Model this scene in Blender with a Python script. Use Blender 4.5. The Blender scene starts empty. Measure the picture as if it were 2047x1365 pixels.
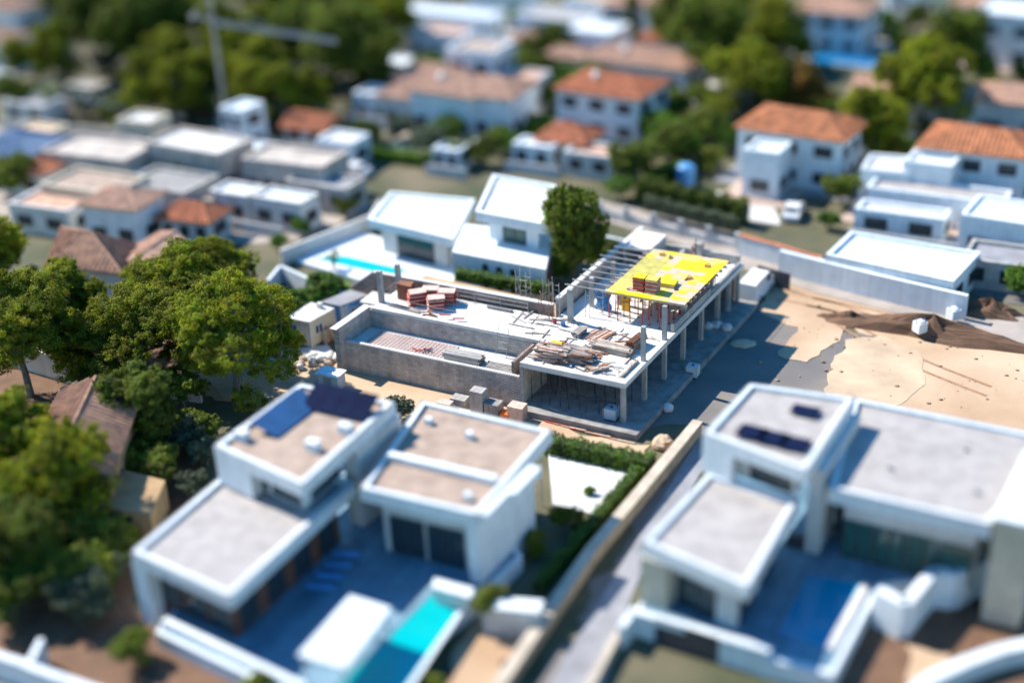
import bpy, math, random
import numpy as np
from mathutils import Vector, Matrix
random.seed(7); rng = np.random.default_rng(7)
scn = bpy.context.scene
C = scn.collection
R = math.radians
# ------------------------------------------------------------------ camera
PITCH, ROLL, FPX, CAMH = 28.0, 2.5, 2800.0, 60.0
_t, _r = R(PITCH), R(ROLL)
F = Vector((0, math.cos(_t), -math.sin(_t))); R0 = Vector((1, 0, 0)); U0 = R0.cross(F)
RT = R0*math.cos(_r) - U0*math.sin(_r); UP = U0*math.cos(_r) + R0*math.sin(_r)
cd = bpy.data.cameras.new('camera'); cam = bpy.data.objects.new('camera', cd); C.objects.link(cam)
cam.matrix_world = Matrix(((RT.x, UP.x, -F.x, 0), (RT.y, UP.y, -F.y, 0), (RT.z, UP.z, -F.z, CAMH), (0, 0, 0, 1)))
cd.sensor_width = 36; cd.lens = FPX/2047*36; cd.clip_start = 1; cd.clip_end = 3000
cd.dof.use_dof = True; cd.dof.focus_distance = 118.0; cd.dof.aperture_fstop = 0.0155
scn.camera = cam
# ------------------------------------------------------------------ light
SUN = Vector((-.825*math.cos(R(45)), .565*math.cos(R(45)), math.sin(R(45)))).normalized()
w = bpy.data.worlds.new('World'); scn.world = w; w.use_nodes = True
nt = w.node_tree; sky = nt.nodes.new('ShaderNodeTexSky'); sky.sky_type = 'NISHITA'; sky.sun_disc = False
sky.sun_elevation = R(45); sky.sun_rotation = math.atan2(SUN.x, SUN.y); sky.air_density = 1.3; sky.ozone_density = 2.2; sky.dust_density = .3
hsn = nt.nodes.new('ShaderNodeHueSaturation'); hsn.inputs['Saturation'].default_value = 1.5; nt.links.new(sky.outputs[0], hsn.inputs['Color'])
nt.links.new(hsn.outputs[0], nt.nodes['Background'].inputs[0]); nt.nodes['Background'].inputs[1].default_value = .125
sl = bpy.data.lights.new('sun', 'SUN'); sl.energy = 5.0; sl.angle = R(.5); sl.color = (1, .93, .82)
so = bpy.data.objects.new('sun', sl); C.objects.link(so); so.rotation_euler = (-SUN).to_track_quat('-Z', 'Y').to_euler(); so.location = (0, 0, 100)
vs = scn.view_settings; vs.view_transform = 'Standard'; vs.look = 'None'; vs.exposure = .74; vs.gamma = 1; vs.use_curve_mapping = False
scn.render.engine = 'CYCLES'; cy = scn.cycles; cy.use_denoising = True; cy.max_bounces = 5; cy.diffuse_bounces = 3; cy.glossy_bounces = 2
cy.transmission_bounces = 3; cy.transparent_max_bounces = 4; cy.use_adaptive_sampling = True; cy.adaptive_threshold = .02; cy.caustics_reflective = False

# ------------------------------------------------------------------ placing
def P(x, y, z=0.0):                     # the place at height z seen at (x, y) of the 2047 px photograph
    d = F*FPX + RT*(x-1023.5) - UP*(y-682.5)
    return Vector((0, 0, CAMH)) + d*((z-CAMH)/d.z)
AX = Vector((-.888, .46, 0)).normalized(); BX = Vector((.52, .854, 0)).normalized()
O = P(1248, 766, 4.4); O.z = 0
def S(u, v, z=0.0): return O + AX*u + BX*v + Vector((0, 0, z))      # site grid: u along the front to the left, v to the back
def PX(pts, z): return [P(x, y, z) for x, y in pts]
def rect(cx, cy, z, wd, dp, rot=0):
    c = P(cx, cy, z); r = Matrix.Rotation(R(rot), 3, 'Z'); e = r @ (-AX); b = r @ BX
    return [c - e*wd/2 - b*dp/2, c + e*wd/2 - b*dp/2, c + e*wd/2 + b*dp/2, c - e*wd/2 + b*dp/2]

# ------------------------------------------------------------------ materials
def nd(t, ty, **k):
    n = t.nodes.new(ty)
    for a, b in k.items(): setattr(n, a, b)
    return n
_M = {}
def mat(name, col, rough=.85, var=.18, scale=.8, bump=0., bscale=12., metal=0., col2=None, attr=False, brick=None, trans=0.):
    if name in _M: return _M[name]
    m = bpy.data.materials.new(name); m.use_nodes = True; t = m.node_tree; L = t.links.new
    bs = t.nodes['Principled BSDF']; bs.inputs['Roughness'].default_value = rough; bs.inputs['Metallic'].default_value = metal
    geo = nd(t, 'ShaderNodeNewGeometry')
    n1 = nd(t, 'ShaderNodeTexNoise'); n1.inputs['Scale'].default_value = scale; n1.inputs['Detail'].default_value = 6; L(geo.outputs['Position'], n1.inputs['Vector'])
    ra = nd(t, 'ShaderNodeMapRange'); ra.inputs[1].default_value = .3; ra.inputs[2].default_value = .7; L(n1.outputs[0], ra.inputs[0])
    mx = nd(t, 'ShaderNodeMix', data_type='RGBA')
    c2 = col2 or tuple(min(1, c*(1+var)) for c in col); c1 = col if col2 else tuple(c*(1-var) for c in col)
    mx.inputs[6].default_value = (*c1, 1); mx.inputs[7].default_value = (*c2, 1); L(ra.outputs[0], mx.inputs[0]); out = mx.outputs[2]
    if brick:                                                        # courses of blocks along a horizontal direction
        dx, bw, bh, ms, mc = brick
        dp = nd(t, 'ShaderNodeVectorMath', operation='DOT_PRODUCT'); dp.inputs[1].default_value = dx; L(geo.outputs['Position'], dp.inputs[0])
        sp = nd(t, 'ShaderNodeSeparateXYZ'); L(geo.outputs['Position'], sp.inputs[0])
        cb = nd(t, 'ShaderNodeCombineXYZ'); L(dp.outputs['Value'], cb.inputs[0]); L(sp.outputs[2], cb.inputs[1])
        br = nd(t, 'ShaderNodeTexBrick'); br.inputs['Scale'].default_value = 1; br.inputs['Brick Width'].default_value = bw; br.inputs['Row Height'].default_value = bh
        br.inputs['Mortar Size'].default_value = ms; L(cb.outputs[0], br.inputs[0]); br.inputs['Color1'].default_value = (.80, .80, .80, 1); br.inputs['Color2'].default_value = (1.14, 1.12, 1.08, 1); br.inputs['Mortar'].default_value = (mc, mc, mc, 1)
        mm = nd(t, 'ShaderNodeMix', data_type='RGBA', blend_type='MULTIPLY'); mm.inputs[0].default_value = 1; L(out, mm.inputs[6]); L(br.outputs[0], mm.inputs[7]); out = mm.outputs[2]
    if attr:
        at = nd(t, 'ShaderNodeAttribute', attribute_name='tint')
        mm = nd(t, 'ShaderNodeMix', data_type='RGBA', blend_type='MULTIPLY'); mm.inputs[0].default_value = 1; L(out, mm.inputs[6]); L(at.outputs['Color'], mm.inputs[7]); out = mm.outputs[2]
        oi = nd(t, 'ShaderNodeObjectInfo'); hs = nd(t, 'ShaderNodeHueSaturation'); r2 = nd(t, 'ShaderNodeMapRange'); r2.inputs[3].default_value = .8; r2.inputs[4].default_value = 1.2
        L(oi.outputs['Random'], r2.inputs[0]); L(r2.outputs[0], hs.inputs['Value']); L(out, hs.inputs['Color']); out = hs.outputs[0]
    if name in ('white_render', 'weathered_white_render', 'cream_render', 'concrete', 'block_wall_along', 'block_wall_across'):   # rain streaks and blotches of wear
        mp = nd(t, 'ShaderNodeMapping'); mp.inputs['Scale'].default_value = (2.2, 2.2, .22); L(geo.outputs['Position'], mp.inputs[0]); n3 = nd(t, 'ShaderNodeTexNoise'); n3.inputs['Scale'].default_value = 1; n3.inputs['Detail'].default_value = 8; L(mp.outputs[0], n3.inputs['Vector'])
        r3 = nd(t, 'ShaderNodeMapRange'); r3.inputs[1].default_value = .35; r3.inputs[2].default_value = .62; r3.inputs[3].default_value = .9 if 'block' not in name else .82; r3.inputs[4].default_value = 1.02; L(n3.outputs[0], r3.inputs[0])
        mm = nd(t, 'ShaderNodeMix', data_type='RGBA', blend_type='MULTIPLY'); mm.inputs[0].default_value = 1; L(out, mm.inputs[6]); L(r3.outputs[0], mm.inputs[7]); out = mm.outputs[2]
    L(out, bs.inputs['Base Color'])
    if bump:
        n2 = nd(t, 'ShaderNodeTexNoise'); n2.inputs['Scale'].default_value = bscale; n2.inputs['Detail'].default_value = 4; L(geo.outputs['Position'], n2.inputs['Vector'])
        bp = nd(t, 'ShaderNodeBump'); bp.inputs['Strength'].default_value = bump; bp.inputs['Distance'].default_value = .05; L(n2.outputs[0], bp.inputs['Height']); L(bp.outputs[0], bs.inputs['Normal'])
    if trans:
        tr = nd(t, 'ShaderNodeBsdfTranslucent'); L(out, tr.inputs[0]); ms_ = nd(t, 'ShaderNodeMixShader'); ms_.inputs[0].default_value = trans
        L(bs.outputs[0], ms_.inputs[1]); L(tr.outputs[0], ms_.inputs[2]); L(ms_.outputs[0], t.nodes['Material Output'].inputs[0])
    _M[name] = m; return m
CONC = mat('concrete', (.40, .385, .36), var=.22, scale=.9, bump=.3)
SLAB = mat('fresh_concrete_floor', (.66, .635, .60), var=.16, scale=.5, bump=.2, bscale=6)
CONCD = mat('old_concrete', (.27, .26, .25), var=.3, scale=1.2, bump=.3)
BLKA = mat('block_wall_along', (.50, .455, .41), var=.2, scale=.7, bump=.4, brick=(tuple(AX), .5, .25, .02, .72))
BLKB = mat('block_wall_across', (.50, .455, .41), var=.2, scale=.7, bump=.4, brick=(tuple(BX), .5, .25, .02, .72))
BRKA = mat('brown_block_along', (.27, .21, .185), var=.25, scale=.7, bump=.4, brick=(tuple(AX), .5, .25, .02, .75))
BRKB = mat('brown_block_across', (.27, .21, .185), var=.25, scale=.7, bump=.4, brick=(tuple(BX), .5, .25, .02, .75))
WHITE = mat('white_render', (.70, .755, .785), rough=.75, var=.07, scale=.9, bump=.15, bscale=8)
WHITE2 = mat('weathered_white_render', (.62, .61, .59), rough=.8, var=.15, scale=.5)
CREAM = mat('cream_render', (.55, .49, .38), var=.12)
BEIGE = mat('dusty_beige', (.47, .41, .36), var=.25, scale=.5)
OCHRE = mat('ochre_render', (.38, .25, .13), var=.18)
GRAVEL = mat('roof_gravel_pale', (.38, .35, .335), var=.16, scale=.9, bump=.3, bscale=25)
GRAVELT = mat('roof_gravel_tan', (.37, .275, .215), var=.2, scale=.9, bump=.3, bscale=25)
SHADEB = mat('shade_blue_tiles', (.15, .26, .35), rough=.45, var=.18, scale=.6, brick=(tuple(AX), 1.2, 1.2, .03, .6))  # blue of the shaded terraces put into the tile colour
PAVE = mat('grey_paving', (.27, .27, .29), var=.22, scale=.5)
ASPH = mat('asphalt', (.13, .125, .125), scale=.18, col2=(.23, .195, .165), bump=.2, bscale=4)
ROADT = mat('dusty_road', (.36, .31, .27), var=.2, scale=.3)
SAND = mat('sandy_earth', (.42, .27, .16), var=.3, scale=.12, bump=.6, bscale=2.2, col2=(.58, .43, .29))
SANDP = mat('pale_sand', (.53, .39, .26), var=.2, scale=.3)
REDE = mat('red_earth', (.15, .08, .045), var=.3, scale=.5, bump=.4, bscale=4)
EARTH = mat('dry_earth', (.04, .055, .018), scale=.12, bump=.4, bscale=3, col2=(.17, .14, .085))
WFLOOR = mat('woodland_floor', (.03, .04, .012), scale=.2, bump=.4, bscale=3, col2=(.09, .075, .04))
GRASS = mat('grass', (.07, .12, .012), var=.35, scale=.6)
WATER = mat('pool_water', (.0, .42, .44), rough=.06, bump=.2, bscale=3, var=.04, scale=.5)
WATERSH = mat('shaded_pool_water', (.0, .27, .46), rough=.06, bump=.25, bscale=3, var=.08, scale=.5)  # pool water with its shade put into a deeper blue
GLASS = mat('dark_glass', (.03, .05, .06), rough=.08, var=.1)
GLASSG = mat('green_glass', (.03, .10, .09), rough=.12, var=.1)
DARK = mat('dark_metal', (.05, .05, .06), rough=.5)
PANEL = mat('solar_panel', (.008, .014, .045), rough=.7); PANEL.node_tree.nodes['Principled BSDF'].inputs['Specular IOR Level'].default_value = .03
STEEL = mat('steel', (.42, .41, .39), rough=.5, metal=.3)
WOODR = mat('brown_wood', (.16, .065, .04), var=.25, scale=1.5)
TIMB = mat('timber_brown', (.30, .13, .07), var=.35, scale=2)
TIMG = mat('timber_grey', (.33, .28, .24), var=.35, scale=2)
TIMP = mat('timber_pale', (.55, .44, .34), var=.2, scale=2)
YEL = mat('yellow_formply', (.74, .55, .0), rough=.5, var=.08, scale=1.2)
YELP = mat('worn_formply', (.54, .43, .27), rough=.6, scale=.9, col2=(.56, .44, .36))
YELM = mat('faded_yellow_formply', (.72, .53, .01), rough=.6, scale=1.4, col2=(.54, .43, .25))
YELSH = mat('shaded_yellow_formply', (.48, .42, .10), rough=.6, var=.2, scale=1.4)  # yellow dulled by tree shade put into the panel colour
REDP = mat('red_edge_paint', (.50, .045, .03), rough=.6, var=.3, scale=3)
PINK = mat('pale_board', (.62, .44, .36), rough=.7, var=.2, scale=2)
ORANGE = mat('orange_board', (.7, .16, .02), rough=.6)
TILE = mat('terracotta', (.46, .16, .075), var=.35, scale=1.0, bump=.2)
TILEP = mat('pale_terracotta', (.50, .30, .21), var=.3, scale=1.0)
TILEO = mat('orange_terracotta', (.46, .18, .08), var=.4, scale=1.0)
TILEB = mat('old_brown_tiles', (.23, .13, .10), scale=1.3, col2=(.50, .28, .17))
BARK = mat('bark', (.16, .12, .095), var=.35, scale=2, bump=.5)
BARKG = mat('grey_bark', (.22, .20, .18), var=.3, scale=2, bump=.5)
LEAFP = mat('pine_needles', (.225, .25, .006), rough=.8, var=.35, scale=.3, attr=True, trans=.42)
LEAFD = mat('dark_needles', (.13, .17, .012), rough=.8, var=.35, scale=.3, attr=True, trans=.35)
LEAFG = mat('bright_leaves', (.10, .20, .006), rough=.6, var=.25, scale=.8, attr=True, trans=.3)
LEAFY = mat('yellow_green_leaves', (.21, .24, .008), rough=.6, var=.25, scale=.8, attr=True, trans=.3)
LEAFO = mat('rusty_needles', (.22, .12, .012), rough=.7, var=.3, scale=.8, attr=True, trans=.2)
LEAFS = mat('grey_green_leaves', (.10, .13, .07), rough=.7, var=.3, scale=.8, attr=True, trans=.2)
FROND = mat('palm_leaf', (.10, .15, .02), rough=.5, var=.3, scale=1)
BLUEP = mat('blue_paint', (.10, .32, .62), rough=.6, var=.15)
LEMON = mat('yellow_paint', (.80, .48, .02), rough=.6)
REDC = mat('red_plastic', (.55, .02, .03), rough=.4)
BLUEC = mat('blue_plastic', (.02, .14, .35), rough=.4)
CARW = mat('white_car_paint', (.75, .75, .75), rough=.25, var=.02)
CARG = mat('grey_car_paint', (.20, .22, .26), rough=.25, var=.02)
CARB = mat('blue_car_paint', (.03, .10, .28), rough=.25, var=.02)
CARR = mat('red_car_paint', (.40, .02, .02), rough=.25, var=.02)
RUB = mat('rubber', (.03, .03, .03))
CLOTHB = mat('blue_tarpaulin', (.04, .20, .42), rough=.7)
FLOW = mat('white_flowers', (.75, .72, .70)); FLOWR = mat('red_flowers', (.6, .02, .03))

# ------------------------------------------------------------------ mesh building
def rootloc(o):
    while o.parent: o = o.parent
    return o.location
class MB:
    def __init__(s): s.v = []; s.f = []
    def add(s, vs, fs):
        n = len(s.v); s.v += [tuple(p) for p in vs]; s.f += [tuple(i+n for i in f) for f in fs]; return s
    def prism(s, poly, z0, z1):
        n = len(poly); a = sum(poly[i][0]*poly[(i+1) % n][1]-poly[(i+1) % n][0]*poly[i][1] for i in range(n))
        if a < 0: poly = poly[::-1]
        return s.add([(p[0], p[1], z0) for p in poly]+[(p[0], p[1], z1) for p in poly],
                     [tuple(range(n))[::-1], tuple(range(n, 2*n))]+[(i, (i+1) % n, n+(i+1) % n, n+i) for i in range(n)])
    def obox(s, c, x, y, z):            # centre and three half vectors
        c, x, y, z = map(Vector, (c, x, y, z)); vs = [c+x*i+y*j+z*k for k in (-1, 1) for j in (-1, 1) for i in (-1, 1)]
        return s.add(vs, [(0, 2, 3, 1), (4, 5, 7, 6), (0, 1, 5, 4), (2, 6, 7, 3), (0, 4, 6, 2), (1, 3, 7, 5)])
    def box(s, c, w, d, h, ang=0):      # base centre
        x = Vector((math.cos(ang), math.sin(ang), 0)); y = Vector((-x.y, x.x, 0)); c = Vector(c)
        return s.obox(c+Vector((0, 0, h/2)), x*w/2, y*d/2, (0, 0, h/2))
    def bar(s, p, q, r, n=6, r2=None):
        p, q = Vector(p), Vector(q); d = (q-p)
        if d.length < 1e-5: return s
        d.normalize(); x = d.orthogonal().normalized(); y = d.cross(x); r2 = r if r2 is None else r2
        vs = [p+(x*math.cos(t)+y*math.sin(t))*r for t in [2*math.pi*i/n for i in range(n)]]+[q+(x*math.cos(t)+y*math.sin(t))*r2 for t in [2*math.pi*i/n for i in range(n)]]
        return s.add(vs, [tuple(range(n))[::-1], tuple(range(n, 2*n))]+[(i, (i+1) % n, n+(i+1) % n, n+i) for i in range(n)])
    def plank(s, p, q, wd, th):         # flat board lying from p to q
        p, q = Vector(p), Vector(q); d = (q-p); y = Vector((-d.y, d.x, 0)).normalized(); z = d.cross(y).normalized()
        return s.obox((p+q)/2, d/2, y*wd/2, z*th/2)
    def wallseg(s, p, q, th, z0, z1):
        p, q = Vector((p[0], p[1], 0)), Vector((q[0], q[1], 0)); d = (q-p); n = Vector((-d.y, d.x, 0)).normalized()*th/2
        return s.prism([p-n, q-n, q+n, p+n], z0, z1)
    def sphere(s, c, rx, ry=None, rz=None, seg=12, rings=7, jit=0):
        ry = ry or rx; rz = rz or rx; vs = []; fs = []
        for i in range(1, rings):
            a = math.pi*i/rings
            for j in range(seg):
                b = 2*math.pi*j/seg; k = 1+random.uniform(-jit, jit); vs.append((c[0]+rx*k*math.sin(a)*math.cos(b), c[1]+ry*k*math.sin(a)*math.sin(b), c[2]+rz*k*math.cos(a)))
        t = len(vs); vs += [(c[0], c[1], c[2]+rz), (c[0], c[1], c[2]-rz)]
        for i in range(rings-2):
            for j in range(seg): fs.append((i*seg+j, (i+1)*seg+j, (i+1)*seg+(j+1) % seg, i*seg+(j+1) % seg))
        for j in range(seg): fs.append((t, j, (j+1) % seg)); fs.append((t+1, (rings-2)*seg+(j+1) % seg, (rings-2)*seg+j))
        return s.add(vs, fs)
    def mesh(s, name, m, off=(0, 0, 0), smooth=False):
        me = bpy.data.meshes.new(name); me.from_pydata([(x-off[0], y-off[1], z-off[2]) for x, y, z in s.v], [], s.f); me.materials.append(m)
        if smooth: me.shade_smooth()
        return me
    def build(s, name, m, parent=None, local=False, smooth=False, **tags):
        if parent is not None: off = (0, 0, 0) if local else rootloc(parent)
        else:
            xs = [v[0] for v in s.v]; ys = [v[1] for v in s.v]; off = Vector(((min(xs)+max(xs))/2, (min(ys)+max(ys))/2, min(v[2] for v in s.v)))
        o = bpy.data.objects.new(name, s.mesh(name, m, off, smooth)); C.objects.link(o)
        if parent is None: o.location = off
        else: o.parent = parent
        return tag(o, **tags)
def tag(o, label=None, cat=None, group=None, kind=None):
    for k, v in (('label', label), ('category', cat), ('group', group), ('kind', kind)):
        if v: o[k] = v
    return o
def empty(name, loc, label=None, cat=None, group=None, rz=0):
    o = bpy.data.objects.new(name, None); C.objects.link(o); o.location = loc; o.rotation_euler = (0, 0, rz); o.empty_display_size = .3
    return tag(o, label, cat, group)
def link(name, me, parent, loc=(0, 0, 0), rot=(0, 0, 0), sc=1):
    o = bpy.data.objects.new(name, me); C.objects.link(o); o.parent = parent; o.location = loc; o.rotation_euler = rot; o.scale = (sc, sc, sc) if not hasattr(sc, '__len__') else sc
    return o
def copy_tree(o, parent=None):
    c = o.copy(); C.objects.link(c); c.parent = parent
    for ch in list(o.children): copy_tree(ch, c)
    return c
def struct(name, mb, m): return mb.build(name, m, kind='structure')
def sheet(name, pts, z, m):
    if m.name in ('sandy_earth', 'pale_sand', 'asphalt', 'red_earth', 'woodland_floor', 'dusty_road', 'grass', 'dry_earth') and name != 'dusty_road':   # earth has ragged edges
        rs = random.Random(len(name)); out = []
        for a, b in zip(pts, pts[1:]+pts[:1]):
            n = max(1, min(60, int((b-a).length/.8))); nn_ = Vector((-(b-a).y, (b-a).x, 0)).normalized(); ph = rs.random()*6
            for i in range(n):
                t = i/n; w_ = min(1, 4*t*(1-t))*min(1, (b-a).length/6); out.append(a.lerp(b, t)+nn_*w_*(.45*math.sin(i*.55+ph)+.3*math.sin(i*1.3+ph*2)+rs.uniform(-.22, .22)))
        pts = out
    return struct(name, MB().prism(pts, z-.25, z), m)
def lerp(a, b, t): return Vector(a)*(1-t)+Vector(b)*t

# ------------------------------------------------------------------ ground
g = MB(); N = 60; gx = np.linspace(-500, 500, N); gy = np.linspace(-150, 900, N)
g.add([(x, y, -.02) for y in gy for x in gx], [(j*N+i, j*N+i+1, (j+1)*N+i+1, (j+1)*N+i) for j in range(N-1) for i in range(N-1)])
struct('ground', g, EARTH)
Z = .02
sheet('asphalt_lane', PX([(1000, 1500), (1385, 850), (1250, 860), (1000, 810), (1045, 790), (1290, 850), (1500, 610), (1620, 640), (1800, 690), (1740, 900), (1440, 850), (1300, 1070), (1230, 1250), (1180, 1500)], 0), Z, ASPH)
sheet('lane_paving', PX([(1005, 1520), (1400, 870), (1450, 870), (1300, 1100), (1240, 1250), (1170, 1520)], 0), Z+.03, PAVE)
sheet('sandy_yard', PX([(1510, 560), (1640, 560), (2047, 670), (2300, 720), (2300, 960), (1700, 830), (1790, 700), (1700, 650), (1612, 725), (1556, 712), (1595, 655), (1520, 625)], 0), Z+.05, SAND)
sheet('bare_plot', PX([(1690, 680), (1760, 672), (1830, 700), (1850, 760), (1800, 810), (1720, 815), (1650, 790), (1660, 730)], 0), Z+.08, SANDP)
sheet('dusty_road', PX([(1190, 400), (1480, 470), (1650, 540), (2060, 640), (2300, 700), (2300, 740), (2040, 690), (1640, 590), (1500, 545), (1330, 480), (1200, 440)], 0), Z+.11, ROADT)
sheet('sandy_strip', PX([(560, 700), (700, 735), (1010, 800), (1160, 870), (1300, 890), (1280, 940), (700, 850), (430, 800), (380, 740), (480, 700)], 0), Z+.02, SAND)
sheet('pale_track', PX([(380, 760), (560, 700), (660, 730), (650, 790), (450, 800)], 0), Z+.08, SANDP)
sheet('left_garden', PX([(-200, 560), (560, 560), (560, 700), (300, 760), (380, 900), (430, 1000), (260, 1200), (0, 1300), (-300, 1300)], 0), Z, REDE)
sheet('front_garden', PX([(-200, 1300), (260, 1180), (330, 1260), (640, 1400), (600, 1600), (-200, 1600)], 0), Z+.05, REDE)
sheet('right_garden', PX([(1700, 1190), (2300, 1090), (2300, 1420), (1800, 1600), (1500, 1500)], 0), Z+.05, REDE)
sheet('sunlit_earth', PX([(1810, 1290), (1900, 1310), (1860, 1365), (1810, 1365)], 0), Z+.09, SAND)  # spot of sunlight painted as a paler earth patch
sheet('grey_yard', PX([(-100, 250), (700, 300), (740, 420), (600, 480), (300, 500), (-100, 440)], 0), Z+.02, ROADT)
sheet('pool_lawn', PX([(540, 540), (700, 560), (720, 590), (560, 560)], 0), Z+.02, GRASS)
sheet('villa_lawn', PX([(690, 285), (870, 300), (860, 330), (690, 305)], 0), Z+.02, GRASS)
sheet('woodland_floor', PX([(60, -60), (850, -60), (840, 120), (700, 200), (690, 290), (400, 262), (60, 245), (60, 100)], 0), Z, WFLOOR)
sheet('white_forecourt', PX([(1380, 380), (1540, 395), (1560, 450), (1420, 430)], 0), Z+.03, WHITE2)
sheet('back_street', PX([(820, 20), (1010, 70), (960, 130), (700, 190), (690, 170), (830, 110)], 0), Z+.02, PAVE)
sheet('side_street', PX([(1930, 190), (2060, 180), (2100, 280), (1880, 290)], 0), Z+.02, ROADT)
sheet('car_park', PX([(1900, 520), (2060, 540), (2200, 640), (1950, 590)], 0), Z+.02, ASPH)

# ------------------------------------------------------------------ building helpers
def window(parent, p, q, t0, t1, z0, z1, frame=DARK, glass=GLASS, name='window'):
    a = lerp(p, q, t0); b = lerp(p, q, t1); d = (b-a); d.z = 0; n = Vector((d.y, -d.x, 0)).normalized()
    m = MB(); hw = .045; u = d.normalized()
    for (s0, s1, h0, h1) in ((0, 1, z0, z0+.08), (0, 1, z1-.08, z1)):
        c = (a+b)/2; c.z = (h0+h1)/2; m.obox(c+n*.03, d/2, n*.05, (0, 0, (h1-h0)/2))
    for e in (a, b, (a+b)/2):
        c = Vector((e.x, e.y, (z0+z1)/2)); m.obox(c+n*.03, u*hw, n*.048, (0, 0, (z1-z0)/2-.07))
    f = m.build(name, frame, parent)
    c = (a+b)/2; c.z = (z0+z1)/2; MB().obox(c+n*.012, d/2-u*.02, n*.02, (0, 0, (z1-z0)/2-.02)).build('pane', glass, f)
    return f
def winrow(parent, p, q, n, z0, z1, wfrac=.5, frame=DARK, glass=GLASS):
    for i in range(n):
        c = (i+.5)/n; window(parent, p, q, c-wfrac/2/n, c+wfrac/2/n, z0, z1, frame, glass)
def inset(q, d):
    c = sum((Vector(p) for p in q), Vector())/len(q); n = len(q); out = []
    for i in range(n):
        p0, p1, p2 = Vector(q[i-1]), Vector(q[i]), Vector(q[(i+1) % n]); e1 = (p1-p0).normalized(); e2 = (p2-p1).normalized()
        k = e1.cross(e2).z; bis = (e2-e1)
        out.append(p1 + bis*(d/max(abs(k), .2)))
    return out
def flat_block(root, q, z0, zt, wall=WHITE, roof=GRAVEL, par=.35, pw=.4, over=0., name='wall'):
    qi = inset(q, over) if over else q
    MB().prism(qi, z0, zt-.35 if over else zt-.02).build(name, wall, root) if not over else MB().prism(qi, z0, zt-.45).build(name, wall, root)
    if over: MB().prism(inset(q, .01), zt-.448, zt-.3).build('roof_slab', wall, root)
    for i in range(4):                                              # parapet, mitred at the corners
        inn = inset(q, pw); a, b, c, d = q[i], q[(i+1) % 4], inn[(i+1) % 4], inn[i]
        MB().prism([a, b, c, d], zt-.298 if over else zt-.018, zt+par).build('parapet', wall, root)
    MB().prism(inset(q, pw+.005), zt-.1 if over else zt-.018, zt+.03).build('roof', roof, root)
def house(label, q, h, wall=WHITE, roof=GRAVEL, kind='flat', name='house', win=(2, 2), rise=1.6, cat='house', z0=0, frame=DARK, floors=None, group=None):
    c = sum((Vector(p) for p in q), Vector())/4; c.z = z0
    root = empty(name, c, label, cat, group)
    if kind == 'flat': flat_block(root, q, z0, z0+h, wall, roof)
    else:
        MB().prism(q, z0, z0+h).build('wall', wall, root); tile_roof(root, q, z0+h, rise, roof, kind)
    fl = floors or max(1, int(h/2.8)); fh = h/fl
    for k in range(fl):
        zz = z0+k*fh
        if win[0]: winrow(root, q[0], q[1], win[0], zz+.9, zz+2.2, frame=frame)
        if win[1]: winrow(root, q[1], q[2], win[1], zz+.9, zz+2.2, frame=frame)
    return root
def tile_roof(root, q, z, rise, m, kind='hip', ov=.45, rows=False):
    e = inset(q, -ov); e = [Vector((p.x, p.y, z-.05)) for p in e]; L01 = (e[1]-e[0]).length; L12 = (e[2]-e[1]).length
    if L01 < L12: e = e[1:]+e[:1]
    m0 = (e[0]+e[3])/2; m1 = (e[1]+e[2])/2; half = (e[3]-e[0]).length/2; d = (m1-m0).normalized()
    k = half*.9 if kind == 'hip' else 0
    r0 = m0+d*k+Vector((0, 0, rise)); r1 = m1-d*k+Vector((0, 0, rise)); th = Vector((0, 0, .12))
    mb = MB(); vs = e+[r0, r1]; mb.add([v+th for v in vs]+e, [(0, 1, 5, 4), (2, 3, 4, 5), (1, 2, 5), (3, 0, 4), (9, 8, 7, 6), (0, 6, 7, 1), (1, 7, 8, 2), (2, 8, 9, 3), (3, 9, 6, 0)])
    r = mb.build('roof', m, root)
    t = MB(); step = .5
    def rows_on(a, b, c, dd):            # eave a-b, ridge dd-c
        n = max(2, int((b-a).length/step))
        for i in range(n):
            s = (i+.5)/n; p = lerp(a, b, s); u = (b-a).normalized()
            # run up the slope at right angles to the eave until the hip or ridge
            A0 = a; la = (b-a).length; x = s*la; xa = (dd-a).dot(u); xb = (c-a).dot(u); up = ((dd-a)-u*xa)
            f = 1.0
            if xa > 1e-4 and x < xa: f = x/xa
            if xb < la-1e-4 and x > xb: f = min(f, (la-x)/(la-xb))
            t.bar(p+th*1.1, p+up*f+th*1.1, .15, 5)
    rows_on(e[0], e[1], r1, r0); rows_on(e[2], e[3], r0, r1)
    if kind == 'hip': rows_on(e[1], e[2], r1, r1); rows_on(e[3], e[0], r0, r0)
    t.build('tile_rows', m, root, kind='stuff')
    rb = MB(); rb.bar(r0+th*1.3, r1+th*1.3, .14, 6)
    if kind == 'hip':
        for a, b in ((e[0], r0), (e[3], r0), (e[1], r1), (e[2], r1)): rb.bar(a+th*1.3, b+th*1.3, .12, 6)
    rb.build('ridge', m, root)
def chimney(root, p, z, h=1.2, m=WHITE):
    MB().box((p.x, p.y, z), .7, .7, h, .4).build('chimney', m, root)
def wall_thing(label, pts, z0, z1, th=.3, m=WHITE, name='garden_wall', cap=None, cat='wall', posts=0):
    c = Vector(pts[0]); c.z = z0; root = empty(name, c, label, cat)
    for a, b in zip(pts, pts[1:]):
        MB().wallseg(a, b, th, z0, z1).build('wall_panel', m, root)
        if cap: MB().wallseg(a, b, th+.14, z1, z1+.09).build('coping', cap, root)
    return root

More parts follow.
